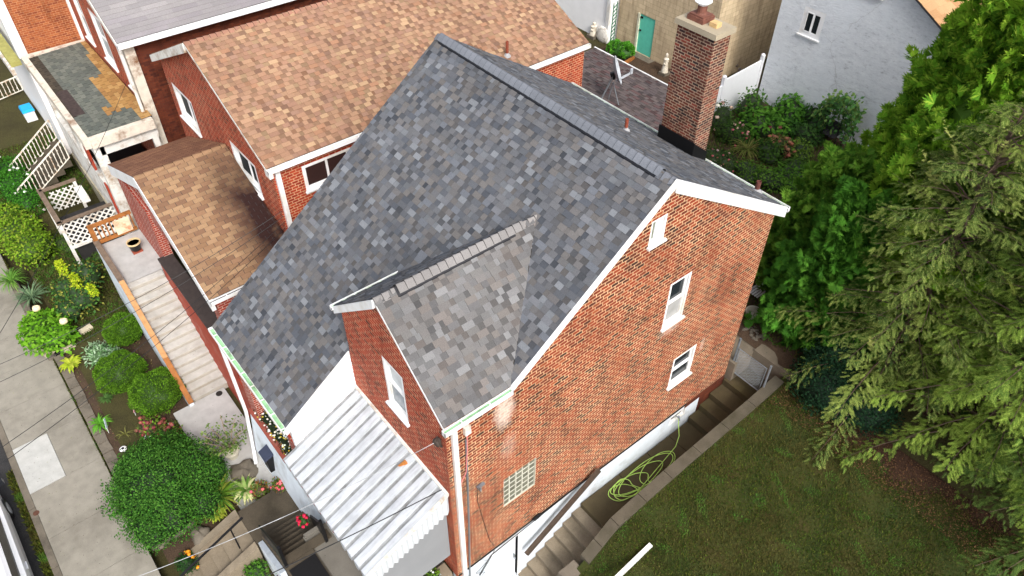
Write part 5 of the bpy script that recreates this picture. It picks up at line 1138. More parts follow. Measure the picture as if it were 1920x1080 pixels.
shrub('garden_shrub', 'yellow green leafy shrub at the left edge of the photo', 'shrub', [(c.x, c.y, -1.9, 1.3, .9, .8), (c.x+1.0, c.y+.1, -1.9, .9, .8, .7), (c.x-1.2, c.y, -1.9, 1, .8, .7)], [(104, 140, 34), (120, 156, 42), (90, 124, 34), (140, 160, 56)], .13, 420, (56, 78, 26), up=.7)
c = G(35, 360, -1.6)
shrub('flowering_shrub', 'green shrub dotted with white flowers at the left edge', 'shrub', [(c.x, c.y, -1.6, 1.3, .8, .9), (c.x+1.1, c.y+.1, -1.7, .8, .7, .7), (c.x-1.3, c.y, -1.6, 1.2, .8, .8)], [(60, 118, 34), (74, 136, 42), (52, 102, 32)], .1, 700, (36, 66, 24), flower=([(240, 240, 236)], 34, .07))
c = G(190, 462, -2.2)
for i, (px, py, r_) in enumerate(((175, 470, .5), (150, 345, .45), (110, 340, .4), (160, 375, .35), (120, 455, .5))):
    p = G(px, py, -2.3)
    shrub('low_shrub', ['low green ground plant in front of the lattice corner', 'small green plant left of the white porch post', 'small green plant below the far left steps', 'small green plant inside the lattice deck', 'olive low plant near the lattice deck front'][i], 'plant', [(p.x, p.y, -2.35, r_, r_, .3), (p.x+.4, p.y+.1, -2.35, r_*.8, r_*.7, .25)], [(72, 110, 40), (84, 124, 44), (96, 118, 50)], .08, 600, (50, 64, 30))
c = G(185, 665, -2.3)
shrub('silver_plant', 'silvery green variegated plant left of the middle ball shrub', 'plant', [(c.x, c.y, -2.3, .6, .45, .35), (c.x+.5, c.y+.3, -2.3, .5, .45, .35)], [(150, 180, 140), (120, 160, 110), (176, 200, 170), (100, 144, 92)], .15, 420, (70, 96, 60), aspect=.3, up=.7)
straps('hosta_plant', 'yellow green hosta on the stone retaining wall', G(133, 682, -2.35), 70, .42, .10, [(168, 184, 52), (150, 172, 46), (186, 196, 72)], lift=.8)
straps('small_plant', 'small dark green tuft in the bare soil', G(200, 748, -2.45), 50, .3, .05, [(84, 116, 60), (72, 104, 52)])
straps('small_plant', 'bright green tuft growing over the stone wall', G(188, 795, -2.4), 60, .42, .045, [(96, 160, 52), (110, 172, 60)])
straps('small_plant', 'thin pale grass tuft in the soil beside the stone wall', G(235, 815, -2.45), 18, .3, .02, [(140, 140, 80)])
c = G(280, 800, -2.2)
shrub('sedum_plant', 'pink red sedum clump in front of the largest ball shrub', 'plant', [(c.x, c.y, -2.3, .5, .45, .3), (c.x+.6, c.y+.4, -2.3, .5, .4, .3)], [(104, 140, 50), (124, 160, 50), (96, 104, 60)], .09, 600, (60, 60, 36), flower=([(134, 66, 66), (150, 84, 76), (116, 60, 60)], 60, .07))
lamps = [((231, 842), 'white solar light furthest left in the bare soil'), ((277, 818), 'white solar light between the sedum and the big shrub'), ((320, 797), 'white solar light nearest the patio corner')]
for i, (pxy, lb) in enumerate(lamps):
    p = G(*pxy, -2.2); t = thing('solar_light', lb, 'garden light', (p.x, p.y, -2.5), 'white solar lights in the front garden')
    one('stake', WHITE, t, lambda m: m.tube([(p.x, p.y, -2.55), (p.x, p.y, -2.2)], .012, 5)); one('lamp_cap', WHITE, t, lambda m: m.lathe((p.x, p.y, -2.22), [(.06, 0), (.115, .03), (.10, .05), (.05, .06)], 16)); one('solar_cell', BLACK, t, lambda m: m.lathe((p.x, p.y, -2.165), [(.05, 0), (.045, .012)], 12))
for pxy, lb, cc_ in (((252, 775), 'small red white and blue garden flag in the bare soil', (206, 150, 160)), ((200, 805), 'small pale blue garden flag beside the stone wall', (196, 214, 222))):
    p = G(*pxy, -2.3); t = thing('garden_flag', lb, 'flag', (p.x, p.y, -2.5)); one('stick', WHITE, t, lambda m: m.tube([(p.x, p.y, -2.5), (p.x-.12, p.y+.06, -2.0)], .008, 4))
    one('cloth', plain('flag_cloth_%d' % cc_[0], cc_, .8, .2, 8), t, lambda m: m.bar((p.x-.04, p.y+.02, -2.3), (p.x-.14, p.y+.09, -1.95), .012, .09))
# stone retaining wall: blocks
t = thing('retaining_wall', 'grey stone block retaining wall between garden and sidewalk', 'wall', (-12, -11.6, -2.8))
def stones(m, x0, x1, y0, y1, z0, z1, rnd):
    x = x0
    while x < x1-.1:
        L = min(rnd.uniform(.35, .6), x1-x); e = [rnd.uniform(-.02, .02) for _ in range(8)]
        m.hexa([(x+.01, y0+e[0], z0), (x+L-.01, y0+e[1], z0), (x+L-.01, y1+e[2], z0), (x+.01, y1+e[3], z0), (x+.02, y0+.03+e[0], z1+e[4]), (x+L-.02, y0+.03+e[1], z1+e[5]), (x+L-.02, y1-.02+e[2], z1+e[6]), (x+.02, y1-.02+e[3], z1+e[7])]); x += L
rnd = random.Random(4)
one('wall_stones', M_STONE, t, lambda m: (stones(m, -16.5, -10.2, -11.78, -11.42, -3.2, -2.47, rnd), stones(m, -22.5, -17.0, -12.0, -11.7, -3.2, -2.5, rnd)))
t = thing('stone_edging', 'pale loose stones edging the garden beside the hydrangea', 'stones', G(100, 655, -2.5))
for (a, b) in (((72, 652), (90, 664)), ((92, 660), (106, 648)), ((113, 658), (140, 645)), ((150, 625), (172, 612))):
    p, q_ = G(*a, -2.4), G(*b, -2.4); one('stone', plain('pale_block', (190, 180, 156), .9, .15, 8, dirt=(130, 116, 96)), t, lambda m: m.bar(p, q_, .22, .16))
for i, (px, py, r_) in enumerate(((345, 965, .34), (330, 985, .3), (458, 885, .42), (375, 1000, .28), (298, 1005, .3))):
    p = G(px, py, -2.3); t = thing('boulder', ['grey boulder under the big shrub', 'flat pale rock beside the entry steps', 'brown boulder between patio and hostas', 'pale rock at the foot of the flower bed', 'grey stone in the corner of the sidewalk wall'][i], 'rock', (p.x, p.y, -2.6), 'rocks in the front garden')
    one('rock', M_STONE, t, lambda m: m.blob((p.x, p.y, -2.4), r_*1.3, r_, r_*.6, .3, 12, 8, i), smooth=True)
struct(sheet('entry_soil', M_SOIL, -9.6, -6.2, -11.3, -8.9, lambda x, y: -2.42, 6, 6, .01))
# plants at the entry
straps('daylily_plant', 'long arching green daylily leaves right of the big shrub', G(410, 935, -2.2), 120, .95, .035, [(104, 142, 48), (88, 126, 44), (140, 150, 60)])
straps('daylily_plant', 'second daylily clump nearer the sidewalk wall', G(385, 955, -2.3), 60, .6, .035, [(120, 150, 52), (96, 132, 46)])
straps('hosta_plant', 'cream edged variegated hosta under the porch wall', G(462, 920, -2.2), 90, .5, .09, [(150, 176, 100), (206, 206, 150), (96, 136, 60)], lift=.8, tip=(214, 210, 160))
straps('hosta_plant', 'small yellow green hosta beside the concrete steps', G(408, 965, -2.3), 60, .36, .06, [(176, 186, 70), (150, 170, 56)], flower=([(200, 120, 50)], 3, .03, .2))
c = G(505, 915, -2.1)
shrub('impatiens_plant', 'pink and orange flowering plant at the top of the entry steps', 'plant', [(c.x-.15, c.y-.25, -2.2, .32, .3, .25), (c.x+.2, c.y+.3, -2.1, .35, .3, .3)], [(110, 130, 60), (160, 110, 60), (90, 120, 50)], .08, 900, (70, 60, 36), flower=([(226, 90, 110), (236, 110, 124), (206, 120, 70)], 16, .05))
c = G(352, 1060, -2.6)
shrub('marigold_plant', 'orange marigolds in a pot at the foot of the entry steps', 'plant', [(c.x, c.y, -2.5, .32, .3, .3)], [(40, 76, 36), (52, 90, 40)], .06, 1500, (28, 44, 22), flower=([(236, 150, 30), (230, 130, 20)], 10, .055))
c = G(545, 1068, -1.9)
shrub('coleus_plant', 'lime and purple flowers below the black stair rail', 'plant', [(c.x, c.y, -2.0, .4, .35, .3), (c.x+.5, c.y-.1, -2.0, .4, .35, .3)], [(150, 180, 50), (96, 140, 50), (110, 90, 110), (70, 110, 50)], .09, 900, (50, 60, 36), flower=([(226, 90, 130), (150, 100, 170)], 6, .05))
c = G(480, 1072, -2.5)
shrub('fern_plant', 'green leafy plants between the step wall and white wall', 'plant', [(c.x, c.y, -2.5, .45, .35, .25)], [(76, 122, 44), (92, 140, 50)], .09, 800, (40, 60, 30))
def flowerrow(name, label, pts, cols, fcols, nf_, r_, fr):
    return shrub(name, label, 'flowers', [(x, y, z, r_, r_*.8, r_*.8) for x, y, z in pts], cols, .06, 1400, (30, 40, 26), flower=(fcols, nf_, fr))
flowerrow('window_flowers', 'white flowers on dark leaves in the planter on the red coped porch wall', [(-7.75+.40*i, -7.42, -.16+.03*(i % 2)) for i in range(9)], [(44, 62, 38), (54, 72, 40), (36, 50, 34)], [(240, 240, 236), (236, 236, 230), (240, 238, 230), (200, 180, 60)], 230, .27, .032)
flowerrow('window_flowers', 'green and white flowers in the box under the awning curtain', [(-.3, -8.05+.4*i, 0) for i in range(5)], [(100, 140, 40), (120, 158, 46), (70, 100, 44)], [(236, 236, 230)], 26, .22, .03)
t = thing('patio_plant', 'leafy twiggy shrub in a cream pot on the patio', 'potted plant', G(437, 855, -2.3)); p = Vector(G(437, 855, -2.3))
one('pot', plain('cream_pot', (190, 184, 166), .7, .12, 8), t, lambda m: m.lathe(p, [(.16, 0), (.24, .28), (.27, .3), (.27, .36), (.22, .36), (.2, .3)], 20))
one('stems', TWIG, t, lambda m: [m.tube([p+Vector((0, 0, .3)), p+Vector((math.cos(a)*.3, math.sin(a)*.3, .9)), p+Vector((math.cos(a)*.6, math.sin(a)*.6, 1.2+.2*math.sin(3*a)))], .01, 4) for a in [k*.7 for k in range(9)]])
n = 420; A = RNG.uniform(0, 6.28, n); rr = RNG.uniform(.1, .75, n); Pp = np.stack([p.x+np.cos(A)*rr, p.y+np.sin(A)*rr, p.z+.5+rr*.9+RNG.uniform(-.15, .15, n)], 1)
qmesh('foliage', leafq(Pp, RNG.normal(size=(n, 3)), unit(RNG.normal(size=(n, 3))+np.array([0, 0, 1.5])), RNG.uniform(.08, .14, n), RNG.uniform(.05, .08, n)), pickcol([(110, 136, 70), (126, 150, 76), (90, 116, 60)], n), t)
p = Vector(G(400, 822, -2.0)); t = thing('wire_plant_stand', 'black wire plant stand with hoops on the patio', 'plant stand', (p.x, p.y, -2.3))
one('hoop', BLACK, t, lambda m: [m.tube([(p.x+r_*math.cos(a*.4), p.y+r_*math.sin(a*.4), z) for a in range(17)], .01, 4, False) for r_, z in ((.2, -1.9), (.17, -2.0), (.13, -2.1))]+[m.tube([(p.x+.2*math.cos(a), p.y+.2*math.sin(a), -1.9), (p.x+.08*math.cos(a), p.y+.08*math.sin(a), -2.2)], .007, 4) for a in [k*.63 for k in range(10)]])
one('stand_legs', BLACK, t, lambda m: (m.tube([(p.x, p.y, -2.3), (p.x+.3, p.y+.1, -1.8), (p.x+.7, p.y+.35, -1.6)], .012, 5), m.tube([(p.x+.4, p.y-.2, -2.3), (p.x+.5, p.y+.1, -1.9), (p.x+.9, p.y+.5, -1.7)], .012, 5)))
# bracket box on the porch wall
p = GY(515, 885, -7.82)
t = thing('mail_box', 'black lidded box hanging on the white porch wall', 'box', (-6.9, -7.9, -1.4))
one('box_body', BLACK, t, lambda m: m.box(-7.15, -8.0, -1.75, -6.75, -7.76, -1.1)); one('box_lid', plain('slate_lid', (52, 58, 76), .5), t, lambda m: m.hexa([(-7.18, -8.06, -1.12), (-6.72, -8.06, -1.12), (-6.72, -7.76, -1.02), (-7.18, -7.76, -1.02), (-7.16, -8.04, -1.06), (-6.74, -8.04, -1.06), (-6.74, -7.76, -.94), (-7.16, -7.76, -.94)]))
# drain cover on the patio and sidewalk marks
for pxy, z, r_, lb in (((411, 738), -2.3, .11, 'round black drain cover on the patio'), ((68, 962), -3.0, .09, 'small round rusty cover set in the sidewalk')):
    p = G(*pxy, z); t = thing('drain_cover', lb, 'drain cover', p); one('cover', plain('rusty_iron_%d' % pxy[0], (92, 62, 50) if z < -2.5 else (40, 36, 34), .8, .2, 12), t, lambda m: m.lathe(p, [(r_, 0), (r_, .012), (r_*.8, .014), (r_*.78, .008)], 20))
# ================================================================ entry stairs
t = thing('entry_steps', 'worn concrete steps rising from the sidewalk to the entry landing', 'steps', (-5.6, -10.3, -3))
for k in range(5):
    y0 = -11.25+.38*k; one('tread', M_STEPM, t, lambda m: m.box(-6.12, y0, -3.2, -5.08, y0+.378, -2.82+.18*k))
one('landing', M_STEPD, t, lambda m: m.box(-6.3, -9.35, -3.2, -5.0, -7.8, -1.95))
one('side_wall', M_STEPM, t, lambda m: (m.hexa([(-6.36, -11.3, -3.2), (-6.13, -11.3, -3.2), (-6.13, -9.36, -3.2), (-6.36, -9.36, -3.2), (-6.36, -11.3, -2.6), (-6.13, -11.3, -2.6), (-6.13, -9.36, -1.85), (-6.36, -9.36, -1.85)]), m.hexa([(-5.07, -11.3, -3.2), (-4.85, -11.3, -3.2), (-4.85, -9.36, -3.2), (-5.07, -9.36, -3.2), (-5.07, -11.3, -2.6), (-4.85, -11.3, -2.6), (-4.85, -9.36, -1.85), (-5.07, -9.36, -1.85)])), split=True)
hr = thing('handrail', 'black square handrail in the middle of the concrete steps', 'handrail', (-5.5, -10.2, -2.5))
one('rail', BLACK, hr, lambda m: m.bar((-5.42, -11.6, -2.0), (-5.42, -9.35, -1.02), .05, .05)); one('rail_post', BLACK, hr, lambda m: m.bar((-5.42, -9.75, -2.3), (-5.42, -9.75, -1.2), .04, .04))
t = thing('porch_stairs', 'dark brown stained stairs climbing to the porch beside the white wall', 'stairs', (-4.4, -8.5, -2))
for k in range(7):
    x0 = -5.0+.27*k; one('tread', M_STEPD, t, lambda m: (m.box(x0, -9.15, -3.2, x0+.262, -7.78, -1.95+.2*(k+1)), m.box(x0+.262, -9.15, -3.2, x0+.27, -7.78, -1.98+.2*(k+1))))
one('landing', M_STEPD, t, lambda m: m.box(-3.11, -9.15, -3.2, -.6, -8.33, -.55))
one('white_edge', STONEW, t, lambda m: m.hexa([(-5.0, -9.3, -3.2), (-3.1, -9.3, -3.2), (-3.1, -9.16, -3.2), (-5.0, -9.16, -3.2), (-5.0, -9.3, -1.9), (-3.1, -9.3, -.7), (-3.1, -9.16, -.7), (-5.0, -9.16, -1.9)]))
t = thing('door_mat', 'black rubber mat on the porch landing', 'mat', (-2.4, -8.8, -.54)); one('mat', plain('black_rubber', (18, 18, 20), .9, .2, 20), t, lambda m: m.box(-2.95, -9.1, -.548, -1.7, -8.36, -.53))
for y, lb in ((-9.1, 'black stair rail on the outer side of the dark stairs'), (-7.95, 'black stair rail against the white porch wall')):
    t = thing('stair_rail', lb, 'handrail', (-4.5, y, -1.5), 'black rails of the porch stairs')
    x0 = -4.95 if y < -9 else -3.9
    one('rail', BLACK, t, lambda m: m.bar((x0, y, -1.1 if y < -9 else -.4), (-3.1, y, .3), .05, .05)); one('infill', BLACK, t, lambda m: m.hexa([(x0, y-.008, -1.9 if y < -9 else -1.2), (-3.1, y-.008, -.55), (-3.1, y+.008, -.55), (x0, y+.008, -1.9 if y < -9 else -1.2), (x0, y-.008, -1.15 if y < -9 else -.45), (-3.1, y-.008, .25), (-3.1, y+.008, .25), (x0, y+.008, -1.15 if y < -9 else -.45)]))
    one('rail_post', BLACK, t, lambda m: (m.box(-3.14, y-.04, -.6, -3.06, y+.04, .45)))
fb = shrub('red_flowers', 'small red flowers hanging beside the awning edge', 'flowers', [(-3.75, -8.2, -.15, .14, .14, .12)], [(60, 110, 46)], .06, 1500, (40, 60, 30), flower=([(200, 30, 70), (186, 24, 60)], 12, .05))
# ================================================================ side path things
def hosepts():
    loops = [(.55, -.45, .30, .40, .3), (.5, .25, .26, .95, .1), (.6, .95, .32, .75, -.15), (.46, -.1, .22, .65, .25), (.56, .5, .34, 1.1, 0), (.48, -.4, .26, .35, -.2)]
    pts = []; N_ = 34
    for li, (cx, cy, rx, ry, sk) in enumerate(loops):
        nx = loops[(li+1) % len(loops)]
        for i in range(N_):
            f = i/N_; t = 2*math.pi*f+1.2; w_ = f*f*(3-2*f) if f > .5 else 0; w_ = max(0, (f-.6)/.4); w_ = w_*w_*(3-2*w_)
            a = [u*(1-w_)+v*w_ for u, v in zip((cx, cy, rx, ry, sk), nx)]
            pts.append((a[0]+a[2]*math.cos(t)+a[4]*math.sin(t)*.4, a[1]+a[3]*math.sin(t), PZ+.025+.012*li+.01*math.sin(i)))
    pts += [(.45, 1.9, PZ+.08), (.3, 2.2, PZ+.2), (.12, 2.3, PZ+.5), (.03, 2.3, -.62)]
    return [(min(max(x, .07), 1.12), y, z) for x, y, z in pts]
t = thing('garden_hose', 'bright lime green hose coiled loosely on the side path', 'hose', (.55, .6, PZ)); one('hose_body', plain('lime_hose', (186, 220, 110), .45, .06), t, lambda m: m.tube(hosepts(), .0125, 6))
one('tap', GALV, t, lambda m: (m.tube([(-.05, 2.3, -.6), (.1, 2.3, -.6), (.12, 2.3, -.68)], .02, 6), m.lathe((.06, 2.3, -.56), [(.04, 0), (.04, .02)], 8)))
t = thing('white_gutter_piece', 'length of white gutter lying on the lawn', 'gutter', (2.45, -2.2, -.6))
one('gutter_piece', WHITE, t, lambda m: m.bar((2.42, -1.45, -.42), (2.4, -3.6, -.95), .11, .09))
# chain link gate
t = thing('chain_link_gate', 'galvanised chain link gate across the rear of the side path', 'gate', (.6, 4.75, 0))
ga, gb = G(1387, 636, .85), G(1436, 674, .85)
ga = Vector((.12, 4.62, -.1)); gb = Vector((1.12, 4.62, -.1)); hh = 1.05
one('gate_frame', GALV, t, lambda m: (m.tube([ga, gb, gb+Vector((0, 0, hh)), ga+Vector((0, 0, hh)), ga], .022, 6),))
one('gate_post', GALV, t, lambda m: m.tube([(.05, 4.62, -.3), (.05, 4.62, 1.35)], .035, 8)); one('gate_post', GALV, t, lambda m: m.tube([(1.22, 4.62, -.3), (1.22, 4.62, 1.15)], .035, 8))
one('fence_fabric', GALV, t, lambda m: lattice(m, (.12, 4.62), (1.12, 4.62), -.1, .95, .07)) if False else None
def wire(m):
    st = .075; n = int((1.0+hh)/st)
    for k in range(-int(hh/st), int(1.0/st)+1):
        for sg in (1, -1):
            s0 = k*st; s1 = s0+hh; z0, z1 = (0, hh) if sg == 1 else (hh, 0)
            a0, b0, a1, b1 = s0, z0, s1, z1
            if a0 < 0: b0 += (b1-b0)*(-a0)/(a1-a0); a0 = 0
            if a1 > 1: b1 = b0+(b1-b0)*(1-a0)/(a1-a0); a1 = 1
            if a1 <= a0: continue
            m.tube([(ga.x+a0, ga.y+.004*sg, ga.z+b0), (ga.x+a1, ga.y+.004*sg, ga.z+b1)], .0028, 3, False)
one('chain_mesh', GALV, t, wire)
# things behind the house
for i, (px, py, h_, r_, lb) in enumerate(((1245, 140, 1.0, .16, 'pale stone statue of a robed standing figure by the tan garage'), (1112, 70, .75, .2, 'pale stone garden bench ornament by the white wall'), (1148, 68, .6, .2, 'small worn white statue beside the shell ornament'))):
    p = Vector(G(px, py, 1.0)); t = thing('garden_statue' if i != 1 else 'stone_ornament', lb, 'statue', p)
    M_ST = plain('pale_statue_stone', (214, 206, 190), .9, .12, 14, dirt=(150, 138, 116))
    one('plinth', M_STONE, t, lambda m: m.box(p.x-r_*1.2, p.y-r_*1.2, p.z-.05, p.x+r_*1.2, p.y+r_*1.2, p.z+.15))
    one('figure', M_ST, t, lambda m: (m.lathe(p, [(r_, .15), (r_*.9, .3), (r_*.62, h_*.62), (r_*.8, h_*.78), (r_*.3, h_*.86), (r_*.42, h_*.93), (r_*.36, h_*1.02), (.01, h_*1.07)], 14), m.tube([p+Vector((r_*.7, 0, h_*.72)), p+Vector((r_*.5, -r_*.8, h_*.55)), p+Vector((0, -r_*.9, h_*.62))], r_*.22, 6)))
p = Vector(G(1128, 78, 1.0)); t = thing('shell_ornament', 'round white shell shaped garden ornament against the garage', 'ornament', p); one('shell', plain('shell_white', (224, 220, 212), .8, .12, 10, dirt=(120, 110, 100)), t, lambda m: m.blob((p.x, p.y, p.z+.35), .42, .12, .42, .1, 16, 10, 2), smooth=True)
p = Vector(G(1132, 62, 1.0)); t = thing('shepherd_hook', 'double shepherd hook with a teal bird feeder by the garage', 'bird feeder', p)
one('hook_pole', BLACK, t, lambda m: (m.tube([p, p+Vector((0, 0, 1.9)), p+Vector((-.1, 0, 2.05)), p+Vector((-.28, 0, 2.0)), p+Vector((-.3, 0, 1.85))], .015, 5), m.tube([p+Vector((0, 0, 1.9)), p+Vector((.12, 0, 2.05)), p+Vector((.3, 0, 2.0)), p+Vector((.34, 0, 1.85))], .015, 5)))
one('feeder', plain('teal_feeder', (110, 180, 190), .5), t, lambda m: (m.lathe(p+Vector((-.3, 0, 1.2)), [(.2, 0), (.22, .04), (.05, .06), (.05, .25), (.18, .3), (.02, .4)], 12), m.tube([p+Vector((-.3, 0, 1.6)), p+Vector((-.3, 0, 1.85))], .006, 4)))
c = G(1164, 95, 1.3); 
def succ():
    root = thing('bright_green_shrub', 'bright green rounded shrub left of the teal door', 'shrub', (c.x, c.y, 1.0)); V = []; C = []
    for i in range(55):
        d = sphere_dirs(1)[0]; d[2] = abs(d[2]); q_ = np.array([c.x, c.y, 1.3])+d*np.array([.65, .5, .4]); n = 26
        dd = unit(d+RNG.normal(size=(n, 3))*.7); V.append(leafq(np.repeat(q_[None], n, 0), dd, unit(RNG.normal(size=(n, 3))), np.full(n, .17), np.full(n, .06))); C.append(pickcol([(92, 160, 50), (76, 140, 44), (110, 176, 60)], n))
    qmesh('foliage', np.concatenate(V), np.concatenate(C), root); one('shaded_core', ATTR, root, lambda m: (setattr(m, 'cur', lin((50, 90, 34))), m.blob((c.x, c.y, 1.3), .6, .45, .36, .1)), colours=True, smooth=True)  # dark solid core fills the gaps, shade between leaves painted in
succ()
p = G(1160, 122, 1.0); t = thing('edging_timber', 'short orange brown timber edging by the bright shrub', 'edging', p); one('timber', WOODR, t, lambda m: m.bar(G(1150, 132, 1.1), G(1188, 108, 1.1), .12, .12))
struct(one('yard_soil', M_SOIL, None, lambda m: m.hexa([(-16.6, 12, .9), (-8.9, 12, .9), (-8.9, 16, .9), (-16.6, 16, .9), (-16.6, 12, 1.01), (-8.9, 12, 1.01), (-8.9, 16, 1.02), (-16.6, 16, 1.02)])))
for i, (px, py, r_, cols_, fl_, lb) in enumerate(((1232, 172, .35, [(76, 100, 50), (60, 84, 44)], ([(222, 170, 70)], 2, .09), 'dark leafy plant with one orange flower near the statue'),
      (1208, 152, .3, [(120, 150, 90), (100, 130, 76)], None, 'low pale green ground plant behind the roof edge'),
      (1380, 90, .8, [(50, 80, 44), (42, 68, 38)], ([(230, 210, 50)], 2, .08), 'dark bush with a yellow flower behind the chimney'),
      (1350, 120, .6, [(80, 96, 62), (70, 90, 56)], ([(120, 116, 104), (134, 126, 116)], 22, .13), 'faded grey hydrangea heads along the garage side'),
      (1415, 62, .6, [(58, 84, 56), (50, 74, 50)], None, 'dark shrub at the corner of the stucco house'))):
    p = G(px, py, 1.2); shrub('garden_plant', lb, 'plant', [(p.x, p.y, 1.2, r_, r_, r_*.8), (p.x+r_*.6, p.y+r_*.7, 1.15, r_*.7, r_*.7, r_*.6)], cols_, .1, 500, (40, 54, 32), flower=fl_)
# rear garden bed by the stucco wall
struct(sheet('rear_bed', M_SOIL, -8.6, 3, 5.5, 16.9, lambda x, y: min(1.0, .3+.12*(y-5))+.05, 30, 30, .02))
RB = [(1425, 235, .9, .9, [(84, 134, 46), (100, 150, 54), (72, 118, 42)], .24, ([(130, 70, 60)], 8, .1), 'large leaved green hydrangea against the white fence'),
      (1372, 250, .6, .8, [(62, 92, 42), (72, 100, 44)], .12, ([(206, 160, 150), (180, 90, 100)], 22, .06), 'pink flowering perennial just right of the chimney'),
      (1465, 235, .7, .6, [(70, 116, 44), (56, 96, 40)], .2, None, 'broad leaved green plant in front of the stucco wall'),
      (1465, 268, .6, .55, [(96, 120, 56), (110, 96, 60)], .12, ([(150, 92, 70), (164, 108, 80)], 60, .09), 'brown red faded hydrangea in the middle of the bed'),
      (1510, 250, .6, .7, [(64, 100, 50), (76, 112, 54)], .12, None, 'mixed green shrub left of the vine arbor'),
      (1340, 290, .7, .5, [(50, 74, 38), (60, 84, 42)], .1, ([(170, 90, 96), (206, 170, 160)], 26, .05), 'dark plant with small pink flowers at the roof edge'),
      (1445, 330, .8, .5, [(96, 140, 50), (84, 124, 46), (112, 150, 60)], .11, None, 'bright green low shrub above the rear gutter'),
      (1500, 310, .7, .5, [(80, 116, 46), (70, 100, 44)], .11, None, 'green shrub between the bed and the arborvitae')]
for px, py, r_, h_, cols_, lf, fl_, lb in RB:
    p = G(px, py, 1.4); shrub('garden_plant', lb, 'plant', [(p.x, p.y, 1.0+h_*.4, r_, r_*.8, h_*.7), (p.x+r_*.5, p.y+r_*.4, 1.0+h_*.3, r_*.7, r_*.7, h_*.6), (p.x-r_*.5, p.y+.1, .95+h_*.2, r_*.6, r_*.6, h_*.5)], cols_, lf, 260 if lf > .15 else 600, (44, 58, 32), flower=fl_, up=.6, jitter=.22)
straps('grass_clump', 'tan and green ornamental grass beside the pink flowers', G(1400, 285, 1.0), 160, 1.0, .03, [(120, 130, 64), (140, 136, 80), (100, 118, 56)])
# vine arbor
ap = Vector(G(1520, 268, 1.0)); t = thing('vine_arbor', 'black metal arch with grape vine leaves against the stucco wall', 'arbor', ap)
def arch(m):
    for dy in (0, .7):
        m.tube([ap+Vector((-.0+.6-.6*math.cos(math.pi*k/10)-.0, dy, 1.5+.55*math.sin(math.pi*k/10))) for k in range(11)], .015, 4, False)
        for x in (0, 1.2, .25, .95): m.tube([ap+Vector((x, dy, 0)), ap+Vector((x, dy, 1.5 if x in (0, 1.2) else 1.9))], .015, 4)
    for k in range(9):
        for x in (0, 1.2): m.tube([ap+Vector((x, 0, .2*k)), ap+Vector((x, .7, .2*k))], .01, 4)
one('arch_frame', BLACK, t, arch)
n = 900; k_ = RNG.uniform(0, math.pi, n); Pp = np.stack([ap.x+.6-.68*np.cos(k_)+RNG.normal(size=n)*.1, ap.y+RNG.uniform(-.1, .8, n), ap.z+1.45+.62*np.sin(k_)+RNG.normal(size=n)*.1-RNG.random(n)**3*1.3], 1)
qmesh('vine_leaves', leafq(Pp, RNG.normal(size=(n, 3)), unit(RNG.normal(size=(n, 3))*.6+np.array([0, -.4, 1])), RNG.uniform(.12, .22, n), RNG.uniform(.1, .17, n)), pickcol([(92, 140, 76), (76, 120, 64), (120, 150, 80)], n), t)
p = Vector(G(1528, 262, 1.0)); t = thing('garden_bench', 'dark grey slatted garden seat under the vine arbor', 'bench', p)
one('seat', plain('dark_grey_slats', (74, 72, 76), .8), t, lambda m: [m.box(p.x+.15*k, p.y, p.z+.4, p.x+.15*k+.12, p.y+.5, p.z+.44) for k in range(5)]); one('back', MATS['dark_grey_slats'], t, lambda m: m.box(p.x, p.y+.5, p.z+.4, p.x+.75, p.y+.55, p.z+.85))
# behind the gate
struct(one('rear_path', concrete('rear_path_concrete', (120, 110, 96), (70, 62, 50), .6, .8), None, lambda m: (m.box(.2, 5.4, -.6, 2.4, 7.5, .42), m.box(-.6, 4.5, -.6, .2, 7.5, .36))))
p = Vector(G(1410, 596, .5)); t = thing('rear_pot', 'round pot ring on the ground behind the house corner', 'flower pot', p); one('pot', plain('pale_pot', (170, 164, 150), .8, .15, 8), t, lambda m: m.lathe(p, [(.2, 0), (.27, .3), (.25, .3), (.2, .08), (.0, .08)], 20))
p = Vector(G(1413, 625, .42)); t = thing('pebble_pile', 'pile of pale stones below the pot', 'stones', p); one('pebbles', M_STONE, t, lambda m: [m.blob((p.x+random.uniform(-.35, .35), p.y+random.uniform(-.2, .2), .44+random.uniform(0, .05)), .07, .06, .05, .3, 7, 5, k) for k in range(26)])
p = Vector(G(1409, 560, .4)); t = thing('white_chair', 'white slatted chair seen past the house corner', 'chair', p); one('seat_slats', WHITE, t, lambda m: [m.box(p.x-.1+.09*k, p.y-.25, p.z+.42, p.x-.04+.09*k, p.y+.2, p.z+.45) for k in range(5)]); one('back_slats', WHITE, t, lambda m: [m.box(p.x-.1+.09*k, p.y+.2, p.z+.42, p.x-.04+.09*k, p.y+.24, p.z+.95) for k in range(5)])
